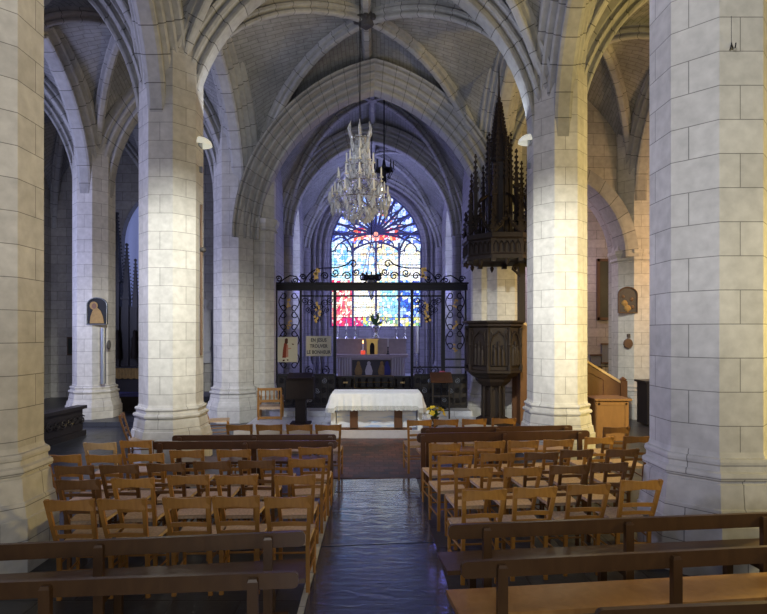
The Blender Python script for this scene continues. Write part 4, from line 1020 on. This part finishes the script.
# stair of the pulpit, going down to the right behind the bright pillar
t = thing('pulpit_stair', 'oak stair with sloping solid balustrade leading from the pulpit down to the right', 'staircase', (PX+.78, 12.6, 0))
x_s, z_s, x_e, z_e = .0, 1.35, sx_at(619, 12.6)-PX-.78, .15
ns = 8
for i in range(ns):
    mb = MB(); u = (i+.5)/ns; zz = z_s+(z_e-z_s)*u; dx_ = (x_e-x_s)/ns; mb.box((x_s+dx_*(i+.5), .35, zz/2), (dx_, .66, zz)); mb.build('step', M['stairwood'], t)
zt0, zt1 = z_s+1.1, z_at(383, 12.6)
for y in (-.02, .72):
    xA = -.1; xB = x_e; xm = sx_at(585, 12.6)-PX-.78; slope_z = lambda x: z_at(362, 12.6)+(x-xm)*(zt1-z_at(362, 12.6))/(xB-xm)
    mb = MB(); mb.extrude([(xA, 0 if True else 0), (xB, 0), (xB, zt1), (xA, slope_z(xA))], y-.02, y+.02, lambda u, v, w_: Vector((u, w_, v))); mb.build('balustrade', M['stairwood'], t)
    mb = MB(); mb.bar((xA, y, slope_z(xA)+.02), (xB+.02, y, zt1+.02), .10, .05); mb.build('handrail', M['pale' if y < 0 else 'stairwood'], t)  # paler wood on the front handrail paints in its lit top edge
    for u0 in (.25, .5, .75):
        xx = xA+(xB-xA)*u0; zz = slope_z(xx); mb = MB(); mb.tube([(xx-.25, y-.03, .25), (xx+.2, y-.03, .25), (xx+.2, y-.03, zz-.28), (xx-.25, y-.03, zz-.12+.05), (xx-.25, y-.03, .25)], .014, 4); mb.build('panel_moulding', M['stairwood'], t)
mb = MB(); mb.box((x_e+.08, -.02, (zt1+.06)/2), (.15, .15, zt1+.06)); mb.lathe([(.07, 0), (.09, .03), (.05, .06), (0, .1)], 8, (x_e+.08, -.02, zt1+.06)); mb.build('newel_post', M['stairwood'], t)
t = thing('wooden_chest', 'orange-brown wooden chest standing beside the pulpit stair', 'chest', (sx_at(604, 11.4), 11.3, 0))
mb = MB(); mb.box((0, 0, .42), (.68, .6, .78)); mb.box((0, 0, .03), (.72, .62, .06)); mb.build('body', M['chest'], t); mb = MB(); mb.box((0, -.02, .85), (.76, .68, .04)); mb.build('lid', M['chest'], t)
for x in (-.29, .29): mb = MB(); mb.box((x, -.305, .42), (.06, .02, .72)); mb.build('stile', M['chest'], t)
mb = MB(); mb.box((0, -.305, .76), (.6, .02, .05)); mb.build('moulding', M['chest'], t)

# sounding board with spires
t = thing('pulpit_canopy', 'dark gothic openwork canopy with crocketed spire hanging over the pulpit', 'canopy', (sx_at(500, 12.3), 12.4, z_at(262, 12.3)))
zb_ = z_at(262, 12.3); CR = .86
mb = MB(); mb.lathe([(.05, .12), (.6, .10), (.78, .02), (CR, 0), (CR, .08), (CR*.96, .12), (CR*.96, .42), (CR*1.02, .46), (CR*1.02, .56), (CR*.8, .58), (.1, .6)], 8, phase=PI/8); mb.build('sounding_board', M['oak'], t)
def pinn(mb, x, y, z0, z1, w_):
    zm = z0+(z1-z0)*.55; mb.box((x, y, (z0+zm)/2), (w_, w_, zm-z0), Matrix.Rotation(PI/4*0, 3, 'Z')); mb.box((x, y, zm), (w_*1.5, w_*1.5, .04))
    mb.lathe([(w_*.7, zm), (w_*.12, z1-.05), (w_*.35, z1-.03), (0, z1)], 4, (x, y, 0), phase=PI/4)
    n_ = int((z1-zm)/.11)
    for i in range(n_):
        u = (i+.4)/n_; r_ = w_*.75*(1-u)+w_*.15
        for a in (PI/4, 3*PI/4, -PI/4, -3*PI/4): mb.box((x+r_*cos(a), y+r_*sin(a), zm+(z1-zm)*u), (.03, .03, .04))
for k in range(8):
    a = k*PI/4+PI/8; c, s = cos(a), sin(a); ztop = 2.15 if k % 2 else 2.45
    mb = MB(); pinn(mb, .78*c, .78*s, -.06, ztop-.9, .11); mb.build('corner_pinnacle', M['oak'], t)
    mb = MB(); pinn(mb, .64*c, .64*s, .56, ztop+.0, .085); mb.build('pinnacle', M['oak'], t)
    mb = MB(); pinn(mb, .27*c, .27*s, .56, 3.0, .065); mb.build('pinnacle', M['oak'], t)
    mb = MB(); mb.tube([(.64*c, .64*s, 1.1), (.52*c, .52*s, 1.4), (.36*c, .36*s, 1.5), (.27*c, .27*s, 1.55)], .03, 5); mb.tube([(.78*c, .78*s, .75), (.7*c, .7*s, .95), (.55*c, .55*s, 1.05)], .03, 5); mb.build('flying_buttress', M['oak'], t)
    a = k*PI/4; c, s = cos(a), sin(a); ap = CR*.96*cos(PI/8)
    mb = MB(); W = lambda u, v, d=.02: Vector((c*(ap+d)-s*u, s*(ap+d)+c*u, v))
    for q in range(5): u = -.24+.12*q; mb.tube([W(u-.05, .14), (W(u-.05, .3)), W(u, .38), W(u+.05, .3), W(u+.05, .14)], .014, 4)
    mb.build('frieze_tracery', M['oak'], t)
    mb = MB(); mb.tube([W(-.3, .56, -.0), W(-.12, .72, 0), W(0, 1.02, 0), W(.12, .72, 0), W(.3, .56, 0)], .03, 5)
    for q in range(6): mb.box(W(-.26+.045*q, .62+.06*q, 0), (.05, .05, .05)); mb.box(W(.26-.045*q, .62+.06*q, 0), (.05, .05, .05))
    mb.lathe([(.05, 0), (.02, .06), (.04, .1), (0, .16)], 6, W(0, 1.0, 0)); mb.build('gable', M['oak'], t)
    mb = MB(); mb.lathe([(0, -.16), (.035, -.1), (.05, -.05), (.03, 0)], 8, W(0, 0, -.02)); mb.build('pendant', M['oak'], t)
mb = MB(); mb.lathe([(.16, .58), (.16, 2.3), (.24, 2.34), (.22, 2.4)], 8, phase=PI/8); mb.build('lantern_core', M['black_oak'], t)
zt = z_at(90, 12.3)-zb_
mb = MB(); mb.lathe([(.20, 2.35), (.15, 2.9), (.09, 3.4), (.035, zt-.2), (.05, zt-.15), (.02, zt-.1), (.012, zt+.45), (0, zt+.75)], 8, phase=PI/8)
for i in range(15):
    u = i/15; z = 2.45+(zt-.2-2.45)*u; r_ = .20*(1-u)+.04
    for k in range(8): a = k*PI/4+PI/8; mb.box((r_*cos(a), r_*sin(a), z), (.045, .045, .06))
mb.build('spire', M['oak'], t)
mb = MB(); mb.box((.56, .15, -.68), (.16, .10, 1.36)); mb.tube([(.52, .1, -.05), (.36, .1, -.06), (.34, .1, -.14), (.42, .1, -.2), (.52, .1, -.32)], .03, 6); mb.build('back_board', M['oak'], t)

# ---------------------------------------------------------------- left aisle things
def arched(w_, h_, n=10):
    return [(-w_/2, 0), (w_/2, 0)] + [(w_/2*cos(i*PI/n), h_-w_/2*.75+w_/2*.75*sin(i*PI/n)) for i in range(n+1)]
D = 13.07; xa, xb_ = sx_at(87, D), sx_at(107.5, D); zb0, zt0 = z_at(324.5, D), z_at(297.5, D)
t = thing('arched_icon', 'arched icon with a haloed golden figure on the bluish left aisle pillar', 'icon', ((xa+xb_)/2, D, zb0)); wd, hh = xb_-xa, zt0-zb0
mb = MB(); mb.extrude(arched(wd, hh), -.02, .03, lambda u, v, w_: Vector((u, w_, v))); mb.build('panel', M['icon_dark'], t)
mb = MB(); q = arched(wd*.98, hh*.98); mb.tube([(u, -.025, v+.005) for u, v in q+[q[0]]], .012, 5); mb.build('rim', M['mount'], t)
mb = MB(); mb.extrude([(-.17, .03), (.18, .03), (.15, .2), (.09, .34), (0, .42), (-.1, .34), (-.15, .2)], -.03, -.02, lambda u, v, w_: Vector((u, w_, v))); mb.build('painted_robe', M['icon_gold'], t)
mb = MB(); mb.extrude([(-.07+.10*cos(a*PI/8), .46+.10*sin(a*PI/8)) for a in range(16)], -.034, -.028, lambda u, v, w_: Vector((u, w_, v))); mb.build('halo', M['icon_gold'], t)
mb = MB(); mb.extrude([(-.06+.055*cos(a*PI/8), .45+.07*sin(a*PI/8)) for a in range(16)], -.038, -.03, lambda u, v, w_: Vector((u, w_, v))); mb.build('painted_head', M['face'], t)
for px, D_, lb in ((102, 12.97, 'tall pale metal strip standing below the arched icon on the left aisle pillar'),):
    mb = MB(); mb.tube([(0, 0, 0), (0, 0, z_at(328, D_)-z_at(384, D_))], .06, 10); o = mb.build('metal_tube', M['mount'], smooth=True, loc=(sx_at(px, D_), D_+.06, z_at(384, D_))); tag(o, lb, 'tube')
mb = MB(); mb.lathe([(0, -.01), (.09, 0), (.07, .03), (0, .04)], 14, sx=.6); mb.v = [Vector((v.x, -v.z, v.y*1.3)) for v in mb.v]
o = mb.build('oval_plaque', M['relief'], loc=(sx_at(107.5, 13.1), 13.17, z_at(345, 13))); o.rotation_euler = (0, 0, R(45)); tag(o, 'small dark oval plaque on the left aisle pillar below the icon', 'plaque')
# low carved bench front
t = thing('carved_low_bench', 'low black carved bench front in the left aisle beside the cut-off pillar', 'bench', (-6.50, 9.75, 0), math.atan2(1.35, .1))
mb = MB(); mb.box((1.1, 0, .62), (1.6, .22, .07)); mb.build('top', M['black_oak'], t); mb = MB(); mb.box((1.1, 0, .06), (1.6, .18, .12)); mb.build('plinth', M['black_oak'], t)
mb = MB(); mb.box((1.1, 0, .35), (1.56, .04, .5)); mb.build('panel', M['black_oak'], t)
for k in range(8): mb = MB(); mb.tube([(.38+k*.205+x, -.05, .35+z) for x, z in spiral((0, 0), .10, 1.7, k, 1, 18, .1)], .016, 5); mb.build('carved_scroll', M['black_oak'], t)
# dark gothic retable in the far left chapel
RD = 17.0; t = thing('gothic_retable', 'tall dark spiky gothic altarpiece in the far left chapel', 'altarpiece', (sx_at(124, RD), RD, .12))
mb = MB(); mb.box((0, 0, .5), (1.9, .8, 1.0)); mb.box((0, -.02, 1.02), (2.0, .9, .06)); mb.build('altar_block', M['black_oak'], t)
mb = MB(); mb.box((0, .25, 2.0), (1.9, .3, 1.9)); mb.build('back_panel', M['black_oak'], t)
for x, z1, w_ in ((-.9, 4.6, .16), (-.62, 5.3, .2), (-.3, 6.0, .26), (0.02, 5.0, .2), (.3, 4.5, .16), (.6, 4.0, .16), (.88, 3.6, .14)):
    mb = MB(); pinn(mb, x, .15, 1.0, z1, w_); mb.build('pinnacle', M['black_oak'], t)
for x in (-.7, -.2, .35, .75):
    mb = MB(); mb.lathe([(.12, 1.3), (.13, 1.45), (.09, 1.8), (.10, 1.95), (.04, 2.02), (.06, 2.1), (.05, 2.18), (0, 2.22)], 10, (x, -.02, 0)); mb.build('carved_figure', M['oak'], t, True)
t2 = tag(MB(), None) if False else None
mb = MB(); 
g = []
for i in range(2):
    g.append([Vector((-.95+1.9*j/40, -.46-.02*(j % 2), -.0-.30*i-(.03*abs(sin(j*.8)) if i else 0))) for j in range(41)])
mb.quads(g); o = mb.build('altar_frontal', M['icon_gold'], loc=(sx_at(124, RD), RD-.02, 1.14)); tag(o, 'old gold fringed cloth hanging from the dark chapel altar on the left', 'cloth')
t = thing('blue_prie_dieu', 'low kneeler with blue cushion right of the left aisle pillar', 'kneeler', (sx_at(124, 14.6), 14.6, .12))
mb = MB(); mb.box((0, 0, .2), (1.1, .5, .4)); mb.build('body', M['black_oak'], t); mb = MB(); mb.box((0, 0, .43), (1.15, .55, .07)); mb.build('cushion', M['bluecloth'], t)
t = thing('small_frame', 'small dim framed picture on the far left chapel wall', 'picture', (sx_at(63, 17), 17.53, z_at(356, 17)))
mb = MB(); mb.box((0, 0, .3), (.32, .05, .6)); mb.build('frame', M['frame'], t); mb = MB(); mb.box((0, -.03, .3), (.24, .02, .5)); mb.build('canvas', M['canvas'], t)
# pole with finial against the left bright pillar
D = 9.45
t = thing('banner_pole', 'thin brown pole with round knob on the right side of the left bright pillar', 'pole', (-3.58+.53, D-.02, z_at(355, D)))
mb = MB(); mb.tube([(0, 0, 0), (0, 0, z_at(205, D)-z_at(355, D))], .022, 8); mb.build('shaft', M['frame'], t)
mb = MB(); mb.lathe([(0, -.05), (.05, -.03), (.06, 0), (.05, .03), (0, .05)], 12, (0.03, 0, z_at(250, D)-z_at(355, D))); mb.build('knob', M['relief'], t, True)
# draped statue glimpsed behind it
t = thing('stone_statue', 'bluish stone statue glimpsed between the left bright pillar and the violet pillar', 'statue', (sx_at(206, 16.8), 16.8, 1.3))
mb = MB(); mb.lathe([(.30, 0), (.30, .3), (.22, .36), (.22, .5)], 8); mb.build('pedestal', M['statue'], t)
mb = MB(); mb.lathe([(.24, .5), (.26, .6), (.2, 1.0), (.17, 1.3), (.22, 1.5), (.2, 1.62), (.07, 1.7), (.06, 1.75), (.10, 1.82), (.10, 1.92), (.03, 2.0)], 14, sy=.8)
mb.v = [v+Vector((.03*sin(v.z*9+v.x*20), .02*cos(v.z*7), 0)) for v in mb.v]; mb.build('robed_body', M['statue'], t, True)
mb = MB(); mb.box((0, .3, -.45), (.5, .9, .9)); mb.build('bracket', M['wall'], t)

# ---------------------------------------------------------------- right aisle things
D = 13.79; xa, xb_ = sx_at(618, D), sx_at(637, D); zb0, zt0 = z_at(313, D), z_at(287, D)
t = thing('arched_relief', 'dim arched bronze relief on the right aisle pier', 'relief', ((xa+xb_)/2, D, zb0)); wd, hh = xb_-xa, zt0-zb0
mb = MB(); mb.extrude(arched(wd, hh), -.01, .03, lambda u, v, w_: Vector((u, w_, v))); mb.build('panel', M['relief'], t)
mb = MB(); q = arched(wd*.98, hh*.98); mb.tube([(u, -.02, v+.005) for u, v in q+[q[0]]], .018, 5); mb.build('rim', M['frame'], t)
for x, z, s in ((-.08, .25, .09), (.1, .35, .06), (0, .12, .1), (.12, .15, .06), (-.12, .42, .05)):
    mb = MB(); mb.lathe([(0, -s), (s*.7, -s*.5), (s, 0), (s*.6, s*.7), (0, s)], 10, (x, -.01, z), sy=.3); mb.build('carved_figure', M['icon_gold'] if s > .085 else M['frame'], t, True)
t = thing('round_plaque', 'small dark round plaque below the bronze relief', 'plaque', (sx_at(628.5, D), D, z_at(343.5, D)))
mb = MB(); mb.lathe([(0, -.02), (.11, -.01), (.125, .02), (.125, .03)], 18); mb.v = [Vector((v.x, v.z, v.y)) for v in mb.v]; mb.build('disc', M['frame'], t)
mb = MB(); mb.box((0, -.0, .21), (.07, .05, .08)); mb.build('bracket', M['relief'], t)
D = 17.955; xa, xb_ = sx_at(597, D), sx_at(615.5, D); zb0, zt0 = z_at(320, D), z_at(259, D)
t = thing('framed_painting', 'tall dark painting in a brown frame on the chapel wall seen through the right arch', 'painting', ((xa+xb_)/2, D, zb0)); wd, hh = xb_-xa, zt0-zb0
mb = MB(); mb.box((0, .02, hh/2), (wd-.1, .04, hh-.1)); mb.build('canvas', M['canvas'], t)
for s in (-1, 1): mb = MB(); mb.box((s*(wd/2-.04), 0, hh/2), (.09, .09, hh)); mb.build('frame_side', M['frame'], t); mb = MB(); mb.box((0, 0, hh/2+s*(hh/2-.04)), (wd, .09, .09)); mb.build('frame_side', M['frame'], t)
for px0, px1, py0, py1, lb in ((602, 615, 344, 363, 'grey notice panel on the chapel wall beneath the painting, higher one'), (591, 601, 355, 368, 'grey notice panel on the chapel wall, lower and farther left')):
    xa, xb_ = sx_at(px0, 17.9), sx_at(px1, 17.9); za, zb2 = z_at(py1, 17.9), z_at(py0, 17.9)
    t = thing('notice_panel', lb, 'panel', ((xa+xb_)/2, 17.93, za)); mb = MB(); mb.box((0, 0, (zb2-za)/2), (xb_-xa, .04, zb2-za)); mb.build('board', M['greypanel'], t)
    mb = MB(); mb.box((0, -.03, (zb2-za)), (xb_-xa+.06, .06, .05)); mb.box((0, -.03, 0), (xb_-xa+.06, .06, .05)); mb.build('frame', M['frame'], t)
t = thing('iron_grille', 'small black scrolled iron grille behind the pulpit stair rail', 'grille', (sx_at(607, 15.5), 15.5, 0))
mb = MB(); mb.box((0, 0, 1.25), (1.1, .03, .03)); mb.box((0, 0, .8), (1.1, .03, .03)); mb.box((-.54, 0, .62), (.03, .03, 1.25)); mb.box((.54, 0, .62), (.03, .03, 1.25)); mb.build('frame', M['iron'], t)
for k in range(7): mb = MB(); mb.tube([(-.45+k*.15+x, 0, 1.02+z) for x, z in spiral((0, 0), .09, 1.6, k*1.3, 1, 16, .1)], .012, 4); mb.build('scroll', M['iron'], t)
t = thing('dark_cupboard', 'low dark wooden cupboard in front of the right aisle pier, half behind the nearest pillar', 'cupboard', (7.05, 12.9, 0))
mb = MB(); mb.box((0, 0, .54), (1.15, .5, 1.0)); mb.build('body', M['black_oak'], t); mb = MB(); mb.box((0, 0, 1.06), (1.25, .58, .05)); mb.build('top', M['black_oak'], t)
for s in (-1, 1): mb = MB(); mb.box((s*.27, -.26, .54), (.48, .03, .86)); q = mb.build('door', M['black_oak'], t); mb = MB(); mb.box((s*.06, -.29, .56), (.02, .03, .06)); mb.build('handle', M['brass'], q)
t = thing('wall_hook', 'small iron hook high on the front of the nearest right pillar', 'hook', (sx_at(731, 4.78), 4.775, z_at(50, 4.78)))
mb = MB(); mb.tube([(0, 0, .06), (0, -.02, .0), (0, -.05, -.01), (0, -.06, .03)], .006, 6); mb.tube([(-.02, -.01, -.01), (-.02, -.03, .03)], .005, 5); mb.tube([(0, 0, .06), (0, 0, .30)], .0025, 4); mb.build('iron_hook', M['iron'], t)
